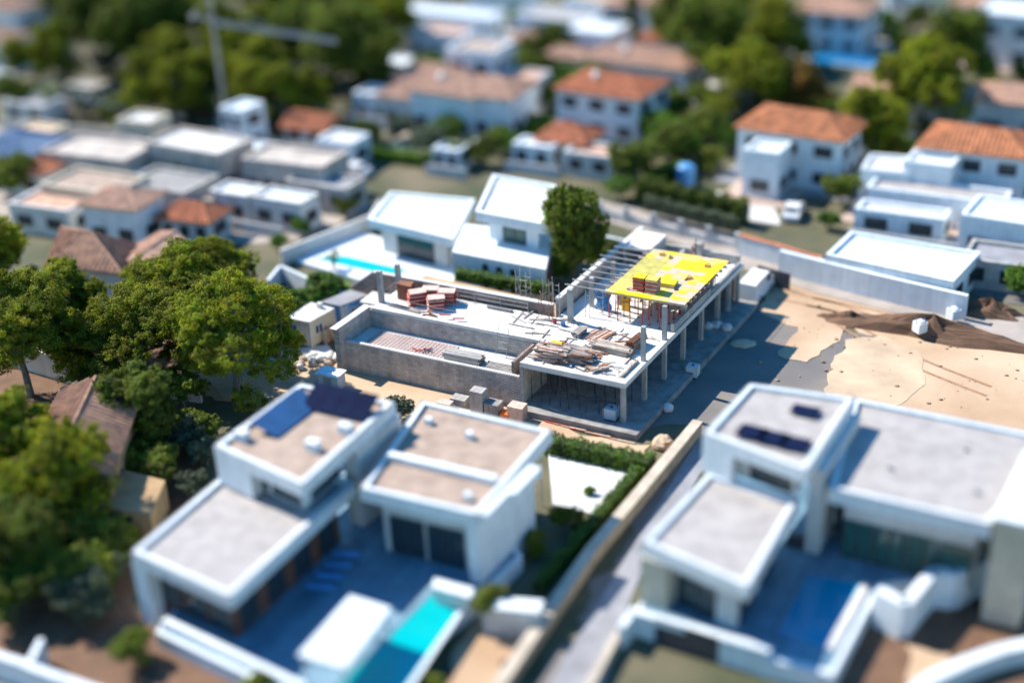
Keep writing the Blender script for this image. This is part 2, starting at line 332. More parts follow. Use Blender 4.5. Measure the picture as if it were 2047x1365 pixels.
# ------------------------------------------------------------------ the unfinished building
site = empty('unfinished_building', S(0, 0, 0), 'unfinished grey concrete building with bare columns and a long raised pool basin', 'building')
ZS, ZP = 4.4, .6
MB().prism([S(-1.6, -1.2), S(9.6, -1.2), S(10.2, 25.2), S(-1.6, 25.2)], 0, ZP).build('ground_slab', CONCD, site)
MB().prism([S(0, 0), S(9.2, 0), S(9.2, 4.0), S(26.2, 4.0), S(26.2, 8.4), S(10.3, 8.4), S(10.3, 25), S(0, 25)], ZS-.32, ZS).build('floor_slab', SLAB, site)
for a, b in ((S(0, -.06), S(9.2, -.06)), (S(-.06, -.12), S(-.06, 25))): MB().wallseg(a, b, .12, ZS-.42, ZS+.05).build('edge_beam', SLAB, site)
# pool basin
MB().wallseg(S(9.2, .13), S(26.6, .13), .3, 0, 2.85).build('pool_wall', BLKA, site)
MB().wallseg(S(26.75, -.6), S(26.75, 4.0), .6, 0, ZS+.02).build('pool_wall', BLKB, site)
MB().wallseg(S(9.36, 4.1), S(26.45, 4.1), .26, .6, ZS-.33).build('pool_wall', BLKA, site)
MB().wallseg(S(9.1, .3), S(9.1, 3.9), .24, ZP, ZS-.33).build('pool_wall', BLKB, site)
MB().wallseg(S(9.06, -.16), S(9.06, .26), .3, ZP, ZS-.33).build('pool_pier', BLKB, site)
MB().wallseg(S(26.45, 4.1), S(26.45, 8.3), .26, 0, ZS-.33).build('side_wall', BLKB, site)
MB().wallseg(S(26.75, -1.0), S(26.75, 4.2), .7, ZS+.022, ZS+.09).build('coping', SLAB, site)
MB().wallseg(S(9.2, 4.1), S(26.4, 4.1), .45, ZS+.002, ZS+.08).build('coping', SLAB, site)
MB().prism([S(9.25, .3), S(26.4, .3), S(26.4, 3.9), S(9.25, 3.9)], 2.2, 2.5).build('pool_floor', SLAB, site)
dm = MB().box((0, 0, 0), .16, .34, .14, math.atan2(AX.y, AX.x)).mesh('rim_block', SLAB)
for i in range(72):
    c = S(9.5+i*.235, .13, 2.855)-rootloc(site); link('rim_block', dm, site, c)
bm_ = MB().box((0, 0, 0), .24, .2, .10, math.atan2(AX.y, AX.x)).mesh('floor_block', mat('pale_pink_block', (.58, .45, .41), var=.12))
for i in range(22):
    for j in range(9): link('floor_block', bm_, site, S(17.2+i*.37, 1.0+j*.29, 2.503)-rootloc(site))
# columns, ground floor and first floor
def column(u, v, z0, z1, w=.36, m=CONC): MB().box(S(u, v, z0), w, w, z1-z0, math.atan2(AX.y, AX.x)).build('column', m, site)
for v in (.35, 4.3, 8.2, 12.1, 16, 19.7, 22.3, 24.5): column(.25, v, ZP, ZS-.34)
for v in (6, 12, 18, 24): column(5, v, ZP, ZS-.34)
for v in (4.05, 8.15): column(.25, v, ZS+.002, ZS+3.15)
column(8.9, 8.2, ZS+.002, ZS+3.1, .42); column(.35, 12.4, ZS, 6.9); column(6.6, 12.9, ZS, 6.8); column(8.6, 11.6, ZS, 7.2, .34); column(.5, 18.7, ZS, 6.7); column(6.4, 17.5, ZS, 6.8)
column(8.7, 16, ZS, 6.8); column(26.0, 5.3, ZS+.002, ZS+3.1, .42); column(26.0, 8.1, ZS+.002, ZS+2.6, .4)
column(4.2, 24.6, ZS, ZS+1.6, .8, BLKA)
MB().wallseg(S(.18, 9.6), S(.18, 17.5), .3, ZS+.055, ZS+.75).build('upstand', CONC, site)
MB().wallseg(S(.2, 24.75), S(10.0, 24.75), .3, ZS+.005, ZS+.85).build('upstand', CONC, site)
MB().wallseg(S(.18, 17.8), S(.18, 24.5), .25, ZS+.055, ZS+.3).build('upstand', CONC, site)
MB().wallseg(S(5.6, 21.0), S(5.6, 24.5), .25, ZS+.005, ZS+.7).build('upstand', CONC, site)
MB().prism([S(7.3, 20.6), S(9.9, 20.6), S(9.9, 24.5), S(7.3, 24.5)], 6.1, 6.35).build('stair_roof', SLAB, site)
for (u, v) in ((7.5, 20.8), (7.5, 24.3)): column(u, v, ZS, 6.1, .3)
MB().wallseg(S(7.45, 20.95), S(7.45, 24.15), .2, ZS+.002, 6.1).build('stair_wall', CONC, site)
MB().wallseg(S(9.75, 20.6), S(9.75, 24.5), .2, ZS+.002, 6.1).build('stair_wall', CONC, site)
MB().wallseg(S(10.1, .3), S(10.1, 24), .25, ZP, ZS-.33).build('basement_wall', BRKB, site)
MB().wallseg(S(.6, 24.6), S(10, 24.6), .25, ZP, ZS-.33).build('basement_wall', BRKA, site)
# hatch patches and chalky screed marks on the slab (slightly proud mortar)
# retaining walls round the site
wl = empty('retaining_wall', S(11, 8.9), 'long brown block retaining wall with pale coping behind the pallets on the slab', 'wall')
for (a, b) in (((10.9, 8.95), (29.2, 8.95)),):
    MB().wallseg(S(*a), S(*b), .3, 0, 5.3).build('block_panel', BRKA, wl); MB().wallseg(S(*a), S(*b), .42, 5.3, 5.4).build('coping', SLAB, wl)
pa, pb_ = S(29.22, 8.95), S(32.2, 9.6); nn_ = BX*.15
MB().add([pa-nn_, pb_-nn_, pb_+nn_, pa+nn_]+[p+Vector((0, 0, z)) for p, z in ((pa-nn_, 5.28), (pb_-nn_, 3.0), (pb_+nn_, 3.0), (pa+nn_, 5.28))], [(0, 1, 2, 3), (7, 6, 5, 4), (0, 4, 5, 1), (1, 5, 6, 2), (2, 6, 7, 3), (3, 7, 4, 0)]).build('block_panel', BRKA, wl)
MB().plank(pa+Vector((0, 0, 5.34)), pb_+Vector((0, 0, 3.06)), .42, .1).build('coping', SLAB, wl)
wl2 = empty('retaining_wall', S(10.8, 9.2), 'tall block retaining wall running back beside the yellow formwork deck', 'wall')
MB().wallseg(S(10.7, 9.25), S(10.7, 26.5), .3, 0, 5.75).build('block_panel', BLKB, wl2); MB().wallseg(S(10.7, 9.25), S(10.7, 26.5), .44, 5.75, 5.87).build('coping', SLAB, wl2)

# formwork deck: panels one by one
deck = empty('formwork_deck', S(3, 14, ZS), 'raised deck of bright yellow formwork panels on props over the back wing', 'formwork')
ZD = 7.0
cols = [YEL, YEL, YELM, YELM, YELP, YELP]; pm = [MB().box((0, 0, 0), .785, .64, .05, 0).mesh('panel', m) for m in cols]
pmd = MB().box((0, 0, 0), .785, .64, .05, 0).mesh('panel', YELSH)
angD = math.atan2(-AX.y, -AX.x)
U0_, U1_, V0_, V1_ = -.75, 6.4, 9.85, 19.6
nu, nv = 9, 15
for i in range(nu):
    for j in range(nv):
        u = U0_+(i+.5)*(U1_-U0_)/nu; v = V0_+(j+.5)*(V1_-V0_)/nv
        k = int(rng.integers(0, 6)) if not (j in (10, 11, 12) and i < 5) else int(rng.integers(0, 2))
        me = pm[k]
        if i >= 6 and 3 < j < 12 and not (i == 6 and j < 5): me = pmd  # tree shadow on the deck, painted with duller panels
        link('panel', me, deck, S(u, v, ZD+random.uniform(-.012, .012))-rootloc(deck), (0, 0, angD+random.uniform(-.006, .006)))
for j in range(11): MB().plank(S(-.9, V0_+.2+j*.95, ZD-.14), S(7.0, V0_+.2+j*.95, ZD-.14), .12, .18).build('joist', TIMP, deck)
for j in range(5): MB().plank(S(.2+j*1.5, V0_, ZD-.33), S(.2+j*1.5, V1_, ZD-.33), .12, .18).build('bearer', TIMB, deck)
for j in range(9):
    v = 9.9+j*1.12; MB().plank(S(6.5, v, ZD-.02), S(10.3-.15*(j % 3), v+.05, ZD-.02), .08, .10).build('beam', STEEL, deck)
# props
pr = empty('steel_prop', S(.4, 10.2, ZS), 'rusty red steel prop standing under the yellow formwork deck', 'prop', 'red steel props under the yellow deck')
MB().bar((0, 0, 0), (0, 0, 1.3), .045, 6).build('outer_tube', REDP, pr, local=True); MB().bar((0, 0, 1.3), (0, 0, 2.3), .03, 6).build('inner_tube', TIMB, pr, local=True)
MB().box((0, 0, 0), .2, .2, .015).build('base_plate', TIMB, pr, local=True)
first = True
for i in range(7):
    for j in range(10):
        o = pr if first else copy_tree(pr); first = False
        o.location = S(.3+i*.98+random.uniform(-.25, .25), 10.0+j*1.0+random.uniform(-.2, .2), ZS)
pb = empty('steel_prop', S(2, 1, ZP), 'thin dark steel prop standing under the front of the concrete slab', 'prop', 'dark steel props under the concrete slab')
MB().bar((0, 0, 0), (0, 0, 2.0), .04, 6).build('outer_tube', DARK, pb, local=True); MB().bar((0, 0, 2), (0, 0, 3.46), .027, 6).build('inner_tube', DARK, pb, local=True)
first = True
for j in range(3):
    for i in range(10):
        o = pb if first else copy_tree(pb); first = False
        o.location = S(.9+i*.86+random.uniform(-.15, .15), .5+j*1.5+random.uniform(-.2, .2), ZP)
for i in range(5):
    MB().bar(S(1.6+i*1.4, 1.9, 1.2+.25*(i % 2)), S(3.0+i*1.4, 1.7, 1.2), .03).build('scaffold_tube', DARK, label=('rightmost', 'second from right', 'middle', 'second from left', 'leftmost')[i]+' of five dark tubes tied across props under slab', cat='scaffold tube', group='dark tubes tied across the props')

# stacks of formwork panels
def panel_stack(label, base, n, w, d, mats, ang, th=.12, group=None, jit=.05, top=None, name='panel_stack', cat='panel stack'):
    r = empty(name, base, label, cat, group); ms = {}
    for k in range(n):
        m = top if (top and k == n-1) else mats[k % len(mats)]
        if m.name not in ms: ms[m.name] = MB().box((0, 0, 0), w, d, th*.8).mesh('panel', m)
        link('panel', ms[m.name], r, (random.uniform(-jit, jit), random.uniform(-jit, jit), k*th+.002), (0, 0, ang+random.uniform(-.03, .03)))
    return r
panel_stack('tall stack of red edged formwork panels with yellow top on the deck, left of two', S(3.95, 11.4, ZD+.06), 11, 1.0, 1.0, [REDP, REDP, CONCD], angD, .115, top=YEL)
panel_stack('tall stack of pinkish grey formwork panels on the deck, right of two', S(2.75, 11.3, ZD+.06), 11, 1.05, 1.0, [PINK, TIMG, REDP], angD, .115, top=YELM)
panel_stack('low stack of bright yellow panels lying on the deck', S(2.1, 13.0, ZD+.06), 4, 1.5, 1.1, [YEL, PINK], angD, .09, top=YEL)
RS = [((22.9, 6.2), 11, 'stack of red edged boards on the slab beside the brown timber bundle', .2),
      ((22.25, 7.5), 10, 'rearmost stack of red boards on the slab with a wide pale top board', -.1),
      ((20.9, 6.1), 10, 'front right stack of striped red and pale boards on the slab', .1),
      ((20.55, 7.35), 11, 'rightmost stack of bright red boards on the slab near the block wall', -.15)]
for (uv, n, lb, da) in RS: panel_stack(lb, S(*uv, ZS+.01), n, 1.5, 1.0, [REDP, PINK, REDP], angD+da+.5, .12, jit=.09, top=PINK)
def log_bundle(label, base, L, ang, m, r=.07, rad=.55):
    root = empty('timber_bundle', base, label, 'timber'); d = Vector((math.cos(ang), math.sin(ang), 0)); s = Vector((-d.y, d.x, 0))
    me = [MB().bar(d*-L/2, d*L/2, r, 6).mesh('timber', mm) for mm in (m, TIMG, mat('dark_brown_timber', (.16, .06, .035), var=.3))]; j = 0
    for row in range(-9, 10):
        for c in range(-9, 10):
            y = (c+.5*(row % 2))*2.1*r; z = row*1.85*r
            if y*y+z*z < (rad-r)**2*1.05: link('timber', me[(0, 0, 2, 2, 1)[j*7 % 5]], root, s*y+Vector((0, 0, z+rad))+d*random.uniform(-.14, .14), (0, 0, random.uniform(-.02, .02))); j += 1
def bundle(label, base, n, L, ang, m, r=.07, rad=.5, name='timber_bundle', cat='timber', upright=False, ln='timber'):
    root = empty(name, base, label, cat); d = Vector((math.cos(ang), math.sin(ang), 0)); s = Vector((-d.y, d.x, 0)); k = 0; row = 0
    me = (MB().obox((0, 0, L/2), (r, 0, 0), (0, r, 0), (0, 0, L/2)) if upright else MB().obox((0, 0, r), d*L/2, s*r, (0, 0, r))).mesh(ln, m)
    wd = max(3, int(rad*2/(2.1*r)))
    while k < n:
        for i in range(wd):
            if k >= n: break
            off = s*((i-(wd-1)/2)*2.15*r) + (d*(row*2.15*r-rad) if upright else Vector((0, 0, row*2.05*r)))
            link(ln, me, root, off+d*random.uniform(-.12, .12)*(0 if upright else 1)+Vector((0, 0, .002)), (0, 0, random.uniform(-.02, .02) if not upright else 0)); k += 1
        row += 1
    return root
bundle('upright bundle of dark brown timbers at the left end of the slab', S(24.5, 6.9, ZS+.01), 36, 1.5, angD, TIMB, .09, .55, upright=True)
log_bundle('round bundle of rusty brown timbers beside the concrete column', S(1.75, 5.9, ZS+.01), 2.1, math.atan2(BX.y, BX.x)-.1, TIMB)
def plank_pile(label, base, n, L, ang, m, wd=.22, th=.05, spread=.5, mess=.15, name='plank_pile', cat='plank pile', width=4):
    root = empty(name, base, label, cat); ms = [MB().box((0, 0, 0), L*random.uniform(.75, 1), wd, th).mesh('plank', mm) for mm in m]
    for k in range(n):
        lay = k//width; i = k % width
        s = Vector((-math.sin(ang), math.cos(ang), 0)); d = Vector((math.cos(ang), math.sin(ang), 0))
        link('plank', ms[k % len(ms)], root, s*((i-(width-1)/2)*wd*(1.1+spread*.3))+d*random.uniform(-mess, mess)*2+Vector((0, 0, lay*th*1.15+.003)), (0, 0, ang+random.uniform(-mess, mess)*.5))
    return root
plank_pile('neat stack of grey scaffold planks on the pool floor', S(15.5, 1.55, 2.51), 24, 3.7, angD, [TIMG, CONC, STEEL], .24, .1, 0, .03, width=4)
plank_pile('spread row of thin grey planks on the pool floor near the slab', S(11.5, 1.3, 2.51), 14, 3.9, angD, [TIMG, STEEL], .14, .08, 1.6, .05, width=7)
plank_pile('big messy heap of weathered boards at the front left of the slab', S(7.2, 1.6, ZS+.01), 90, 2.1, angD, [TIMG, TIMB, PINK, TIMG], .2, .07, .4, .35, width=7)
plank_pile('second heap of grey boards in the middle of the slab front', S(4.9, 2.0, ZS+.01), 80, 1.9, angD, [TIMG, CONCD, TIMB], .18, .07, .3, .3, width=7)
plank_pile('long tidy stack of pale planks in front of the round timber bundle', S(3.2, 4.6, ZS+.01), 40, 3.9, angD-.05, [TIMP, TIMG, TIMG], .22, .06, 0, .04, width=5)
plank_pile('long thin battens lying behind the board heaps', S(5.6, 3.5, ZS+.01), 18, 4.2, angD-.1, [TIMG, TIMB, TIMP], .12, .06, 1.2, .12, width=8)
plank_pile('fanned pink and brown boards lying towards the props', S(5.6, 6.7, ZS+.01), 10, 2.8, math.atan2(BX.y, BX.x)-.25, [PINK, TIMG, TIMB], .16, .06, 1.7, .1, width=8)
plank_pile('thick grey beams leaning together beside the concrete column', S(7.1, 6.2, ZS+.01), 12, 1.6, math.atan2(BX.y, BX.x)-.1, [TIMG, CONCD], .24, .1, 0, .08, width=3)
plank_pile('jumble of short offcuts at the front edge of the slab', S(2.9, 1.3, ZS+.01), 26, .8, angD+.9, [PINK, TIMP, TIMG, TIMB], .14, .06, .8, .45, width=6)
plank_pile('two long grey beams along the right edge of the slab', S(.62, 2.2, ZS+.01), 3, 3.4, math.atan2(BX.y, BX.x), [TIMG], .12, .1, .3, .01, width=2)
plank_pile('dark planks lying along the edge above the pool', S(23.3, 5.0, ZS+.01), 5, 3.6, angD-.12, [TIMG, CONCD], .2, .06, .4, .05, width=3)
plank_pile('red and rusty boards on the slab edge above the pool', S(19.5, 4.55, ZS+.09), 5, 1.3, angD+.05, [REDP, TIMB], .18, .06, .2, 1.1, width=1)
plank_pile('pair of dark beams lying by the block wall', S(15.6, 7.9, ZS+.01), 5, 2.6, angD, [CONCD, TIMG], .16, .08, .3, .05, width=2)
for k in range(92):                                               # loose boards scattered over the slab
    u = random.uniform(.8, 8.8) if k % 6 else random.uniform(9, 13.5); v = random.uniform(.6, 8.6) if u < 8.8 else random.uniform(4.7, 8.2)
    L = random.uniform(.6, 2.6); a = random.choice((0, 0, math.pi/2, .4, -.5))+random.uniform(-.15, .15)
    d = (-AX*math.cos(a)+BX*math.sin(a))*L/2; p = S(u, v, ZS+.04+.0005*k)
    if not (0.3 < u-abs(d.dot(AX)) and 0.3 < v-abs(d.dot(BX))): continue
    MB().plank(p-d, p+d, random.uniform(.05, .16), .05).build('loose_board', (TIMG, DARK, TIMB, CONCD, TIMP, CONCD)[k % 6], label=('greyish', 'blackish', 'brown', 'dark grey', 'pale', 'dark grey')[k % 6]+' loose board on the slab', cat='board', group='loose boards scattered over the slab')
for i, (u0, v0, u1, v1, m) in enumerate(((20.6, 1.6, 19.6, 1.3, REDP), (20.1, 1.2, 19.1, 2.0, REDP), (19.3, 1.1, 18.9, 2.1, DARK), (19.6, 1.8, 18.5, 1.5, DARK))):
    MB().plank(S(u0, v0, 2.64+.03*i), S(u1, v1, 2.66+.03*i), .1, .05).build('crossed_batten', m, label=('upper red', 'lower red', 'right black', 'left black')[i]+' batten in the crossed pile on the pool floor', cat='batten', group='crossed battens on the pool floor')
# guard rails
def rail(label, pts, h=1.0, r=.022, rails=2, m=STEEL, lean=.06, group=None):
    root = empty('guard_rail', pts[0], label, 'guard rail', group); tops = []
    for p in pts:
        t = Vector(p)+Vector((random.uniform(-lean, lean), random.uniform(-lean, lean), h)); MB().bar(p, t, r*1.3).build('post', m, root); tops.append((Vector(p), t))
    for (p, t), (p2, t2) in zip(tops, tops[1:]):
        for k in range(rails): MB().bar(lerp(p, t, 1-.45*k-.03), lerp(p2, t2, 1-.45*k-.03), r).build('rail', m, root)
    return root
rail('thin rope rail on posts along the slab edge above the pool', [S(u, 4.45, ZS+.08) for u in (24.2, 21.8, 19, 16.2, 13.6, 11.4)], .95, .012)
rail('pale guard rail of tubes along the foot of the block wall', [S(u, 8.25, ZS) for u in (23.5, 20, 18.3, 15.7, 13.0)], 1.0)
rail('thin rail on rods along the front left edge of the slab', [S(u, .15, ZS+.05) for u in (8.9, 6.5, 4.2, 2.0)], .95, .012, 1, DARK)
rail('small square rail at the front right corner of slab', [S(1.7, .3, ZS+.05), S(.7, .5, ZS+.05), S(.55, 2.4, ZS+.05)], .95, .018, 2, DARK)
rail('low rail of steel rods round the opening on slab', [S(3.9, 5.5, ZS), S(2.2, 5.5, ZS), S(2.1, 6.6, ZS), S(4.0, 6.8, ZS)], .8, .016, 2, DARK)
rail('dark rope rail crossing the slab behind the boards', [S(10.6, 4.6, ZS), S(9.6, 6.2, ZS), S(8.2, 7.4, ZS)], .9, .014, 1, DARK)
rail('rail between the two left columns at slab end', [S(26, 5.6, ZS), S(26, 6.8, ZS), S(26, 7.8, ZS)], 1.0)
rail('thin rail along the road side edge of the back wing', [S(.45, v, ZS+.05) for v in (18.9, 20.6, 22.4, 24.2)], 1.0, .02)
def ladder(label, p, q, wv, n=7, m=STEEL):
    root = empty('ladder', p, label, 'ladder'); wv = Vector(wv)
    for s in (-1, 1): MB().bar(Vector(p)+wv*s, Vector(q)+wv*s, .03).build('stile', m, root)
    for i in range(n): c = lerp(p, q, (i+.5)/n); MB().bar(c-wv, c+wv, .02).build('rung', m, root)
ladder('pale ladder leaning on the far wall inside the pool basin', S(12.9, 3.2, 2.51), S(12.9, 3.86, 5.1), AX*.5, 5)
ladder('steel ladder leaning against the tall block wall corner', S(10.4, 8.55, ZS), S(10.5, 8.72, 7.6), AX*.28, 7)
ladder('folded aluminium ladder standing under the deck edge', S(7.9, 9.4, ZS), S(8.1, 9.9, 6.9), AX*.2, 7)
def scaffold(label, base, w, d, h, m=STEEL):
    root = empty('scaffold', base, label, 'scaffold')
    for (i, j) in ((0, 0), (1, 0), (1, 1), (0, 1)): p = base+AX*w*i+BX*d*j; MB().bar(p, p+Vector((0, 0, h)), .03).build('upright', m, root)
    for z in np.arange(.6, h, 1.0):
        for a, b in (((0, 0), (1, 0)), ((1, 0), (1, 1)), ((1, 1), (0, 1)), ((0, 1), (0, 0))):
            MB().bar(base+AX*w*a[0]+BX*d*a[1]+Vector((0, 0, z)), base+AX*w*b[0]+BX*d*b[1]+Vector((0, 0, z)), .022).build('ledger', m, root)
    MB().bar(base+Vector((0, 0, .2)), base+AX*w+Vector((0, 0, h-.2)), .02).build('brace', m, root)
scaffold('slim scaffold frame standing behind the block wall', S(13.9, 9.6, 3.2), 1.0, .8, 4.4)
scaffold('square steel scaffold beside the corner of the block wall', S(11.6, 9.5, 3.2), .6, .6, 4.2, TIMG)
scaffold('rusty scaffold frame on the slab by the wall foot', S(10.6, 7.6, ZS), 1.0, .5, 2.3, TIMB)
scaffold('small steel frame at the left side under the deck', S(7.0, 10.5, ZS), .9, .9, 2.2)
for i in range(5): MB().bar(S(11.6, 10+.1*i, 3.3), S(16.5-i, 9.5, 3.3+.7*i), .03).build('long_pole', STEEL, label=('lowest and longest', 'second lowest', 'middle', 'second steepest', 'steepest and shortest')[i]+' of five slanting poles behind the block wall', cat='pole', group='slanting poles behind the block wall')
def bucket(label, p, m, r=.16, h=.32):
    o = empty('bucket', p, label, 'bucket'); b = MB().bar(p, Vector(p)+Vector((0, 0, h)), r*.8, 10, r).build('tub', m, o); MB().bar(Vector(p)+Vector((-r, 0, h)), Vector(p)+Vector((r, 0, h+.1)), .015).build('handle', STEEL, o)
bucket('red bucket on the slab near the rusty scaffold', S(10.0, 7.4, ZS), REDC, .2, .36)
bucket('blue bucket on the slab beside the tall concrete column', S(9.1, 7.2, ZS), BLUEC, .22, .36)
o = empty('work_bench', S(6.9, 2.8, ZS+.5), 'small yellow sheet and upright board standing in the board heap', 'board')
MB().plank(S(7.9, 3.0, ZS+.8), S(7.0, 3.0, ZS+.75), .4, .06).build('sheet', LEMON, o); MB().plank(S(6.9, 2.9, ZS+.1), S(6.85, 2.9, ZS+1.0), .2, .06).build('upright', LEMON, o)
o = empty('door_panel', S(5.6, 12.2, ZS), 'yellow painted panel standing among the red props', 'panel')
MB().wallseg(S(5.9, 11.9), S(5.2, 11.9), .06, ZS+.002, ZS+1.9).build('sheet', LEMON, o); MB().plank(S(5.9, 11.8, ZS+.9), S(5.2, 11.8, ZS+.9), .04, .08).build('brace', TIMB, o)
o = empty('tarpaulin', S(7.5, 11.5, ZS), 'crumpled blue tarpaulin hanging at the left under the deck', 'tarpaulin')
t = MB(); nn = 9
t.add([S(6.6+.2*i, 11.2+.12*math.sin(i*1.7+j), ZS+.05+j*.24)+Vector((.08*math.sin(i*2.3+j*1.1), 0, 0)) for j in range(nn) for i in range(8)], [(j*8+i, j*8+i+1, (j+1)*8+i+1, (j+1)*8+i) for j in range(nn-1) for i in range(7)]); t.build('cloth', CLOTHB, o)
MB().bar(S(6.5, 11.2, ZS+2), S(8.1, 11.2, ZS+2.02), .03).build('top_rail', STEEL, o)
# workers' bits on the deck
for i, (u, v, L, a, m, lb) in enumerate(((5.0, 18.4, .9, .2, TIMB, 'small brown offcuts near the far left of the yellow deck'), (4.1, 18.1, .7, .9, DARK, 'dark tool bag at the far edge of the yellow deck'),
        (1.0, 12.2, .6, .5, DARK, 'dark clamp box near the right corner of yellow deck'), (.9, 14.6, 1.4, .9, TIMB, 'brown battens near the right edge of yellow deck'),
        (4.4, 10.8, 1.5, .1, PINK, 'pale batten pair in front of the tall panel stacks'), (1.7, 12.4, 1.2, .2, TIMP, 'pale frame lying beside the low yellow stack'), (.4, 17.6, .9, .3, TIMB, 'brown offcuts near far right of yellow deck'))):
    o = empty('offcuts', S(u, v, ZD+.06), lb, 'offcuts')
    for k in range(3):
        d = (-AX*math.cos(a+k*.35)+BX*math.sin(a+k*.35))*L*.3; c = S(u+.1*k, v+.13*k, ZD+.1+.05*k); MB().plank(c-d, c+d, .07, .05).build('piece', m, o)

o = empty('offcuts', S(2.6, 19.7, ZD+.06), 'crossed brown boards and upright rod at the far edge of the yellow deck', 'offcuts')
MB().plank(S(2.9, 19.7, ZD+.1), S(2.4, 19.75, ZD+.9), .14, .06).build('piece', TIMB, o); MB().plank(S(2.35, 19.7, ZD+.1), S(2.9, 19.8, ZD+.75), .14, .06).build('piece', TIMB, o); MB().bar(S(2.5, 19.8, ZS), S(2.5, 19.8, ZD+1.6), .04).build('rod', DARK, o)
for k in range(22):
    u = random.uniform(-.5, .1); v = random.uniform(10, 19.3); a = random.uniform(-.6, .6); d = (BX*math.cos(a)+AX*math.sin(a))*random.uniform(.3, .8); z = ZD-.45-.03*k/4
    MB().plank(S(u, v, z)-d, S(u, v, z)+d+Vector((0, 0, random.uniform(-.5, .4))), .12, .05).build('edge_board', random.choice((TIMB, PINK, TIMP, DARK)), deck)
# ------------------------------------------------------------------ around the site
def cabin(label, q, z, wall, roof, door_face, extra):
    c = sum((Vector(p) for p in q), Vector())/4; c.z = 0
    root = empty('site_cabin', c, label, 'cabin'); MB().prism(q, .15, z-.12).build('body', wall, root)
    MB().prism(inset(q, -.06), z-.12, z).build('roof', roof, root)
    for p in q: MB().box((p[0], p[1], 0), .16, .16, z-.1, angD).build('corner_post', WHITE2, root)
    return root
q1 = [S(34.2, 2.2), S(31.75, 2.2), S(31.4, 5.4), S(34.0, 5.6)]
c1 = cabin('cream site office cabin with white door, window and pale roof', q1, 2.75, mat('cream_steel', (.62, .56, .42), rough=.5, var=.06), WHITE2, 0, 0)
window(c1, q1[1], q1[2], .18, .48, 1.15, 2.1, WHITE); window(c1, q1[0], q1[1], .08, .42, 1.5, 2.2, WHITE2)
f = MB(); a = lerp(q1[0], q1[1], .5); b = lerp(q1[0], q1[1], .88); f.wallseg(a, b, .08, .2, 2.2); d = f.build('door', WHITE2, c1); MB().box((*lerp(a, b, .85).xy, 1.1), .05, .12, .05, angD).build('handle', DARK, d)
MB().box(S(32.6, 5.0, 2.752), .45, .4, .5, angD).build('vent_box', WHITE2, c1)
q2 = [S(32.6, 6.0), S(31.2, 6.0), S(30.0, 9.0), S(32.4, 9.2)]
q2 = [S(33.2, 6.1), S(31.15, 6.1), S(30.2, 9.0), S(32.3, 9.3)]
c2 = cabin('blue slatted site cabin with cream door end behind the cream cabin', q2, 2.75, BLUEP, mat('grey_roof_felt', (.27, .27, .29)), 0, 0)
for i in range(10):
    if i in (4, 5, 6): continue
    a = lerp(q2[1], q2[2], .03+i*.068); b = lerp(q2[1], q2[2], .03+i*.068+.03); MB().wallseg(a, b, .12, .25, 2.55).build('slat', WHITE if i < 4 else BLUEP, c2)
window(c2, q2[1], q2[2], .36, .62, 1.0, 2.1, WHITE); MB().wallseg(lerp(q2[1], q2[2], .76), lerp(q2[1], q2[2], .97), .1, .2, 2.5).build('door', CREAM, c2)
bs_ = empty('board_stack', S(31.3, 4.2, 0), 'low stack of weathered boards against the cream cabin wall', 'board stack')
for i in range(9): MB().plank(S(31.32, 3.4, .05+i*.15), S(31.28, 5.0, .05+i*.15), .3, .11).build('board', TIMP, bs_)
MB().plank(S(31.1, 4.3, .05), S(31.3, 4.0, 1.5), .34, .06).build('orange_board', ORANGE, label='orange board leaning on the stack beside the cabin', cat='board')
# rubble bags
bg = MB().sphere((0, 0, .28), .42, .36, .3, 10, 6, .12).mesh('rubble_bag', WHITE2, smooth=True); bg2 = MB().sphere((0, 0, .25), .36, .4, .27, 10, 6, .16).mesh('rubble_bag', mat('dusty_sack', (.5, .40, .32)), smooth=True)
for k in range(18):
    p = P(random.uniform(590, 690), random.uniform(716, 742), 0); o = bpy.data.objects.new('rubble_bag', bg if k % 3 else bg2); C.objects.link(o); o.location = p+Vector((0, 0, .1*(k % 3))); o.rotation_euler = (0, 0, random.random()*6)
    tag(o, 'white or dusty rubble sack heaped left of the pool basin wall', 'sack', 'rubble sacks left of the pool basin')
sheet('white_hardstanding', PX([(575, 700), (655, 690), (680, 720), (640, 735)], 0), .09, SLAB)
def block_stack(label, p, w, d, h, m, ang=angD, n=4, k=3):
    root = empty('block_stack', p, label, 'block pallet'); MB().box(p, w+.1, d+.1, .12, ang).build('pallet', TIMP, root)
    bw = w/k; me = MB().box((0, 0, 0), bw*.95, d*.98, h/n*.94).mesh('block', m); x = Vector((math.cos(ang), math.sin(ang), 0))
    for i in range(n):
        for j in range(k): link('block', me, root, x*((j-(k-1)/2)*bw)+Vector((0, 0, .122+i*h/n)), (0, 0, ang+random.uniform(-.02, .02)))
ub = empty('utility_box', P(665, 775, 0), 'white rendered meter box on the sand left of the pool basin', 'meter box'); MB().box(ub.location, 2.0, 1.2, 1.5, angD).build('cabinet', WHITE2, ub); MB().box(ub.location+Vector((0, 0, 1.502)), 2.3, 1.5, .12, angD).build('lid', WHITE, ub); MB().box(ub.location-BX*.62+Vector((0, 0, .3)), .8, .06, 1.0, angD).build('door', STEEL, ub)
block_stack('tall narrow stack of grey blocks in front of the pool basin', P(958, 822), 1.2, 1.0, 2.0, CONC, n=8)
block_stack('grey block pallet wrapped dark beside the tall block stack', P(988, 828), 1.3, 1.1, 1.1, CONCD)
block_stack('pinkish brick pallet at the corner of the ground slab', P(1035, 838), 1.4, 1.1, 1.3, PINK)
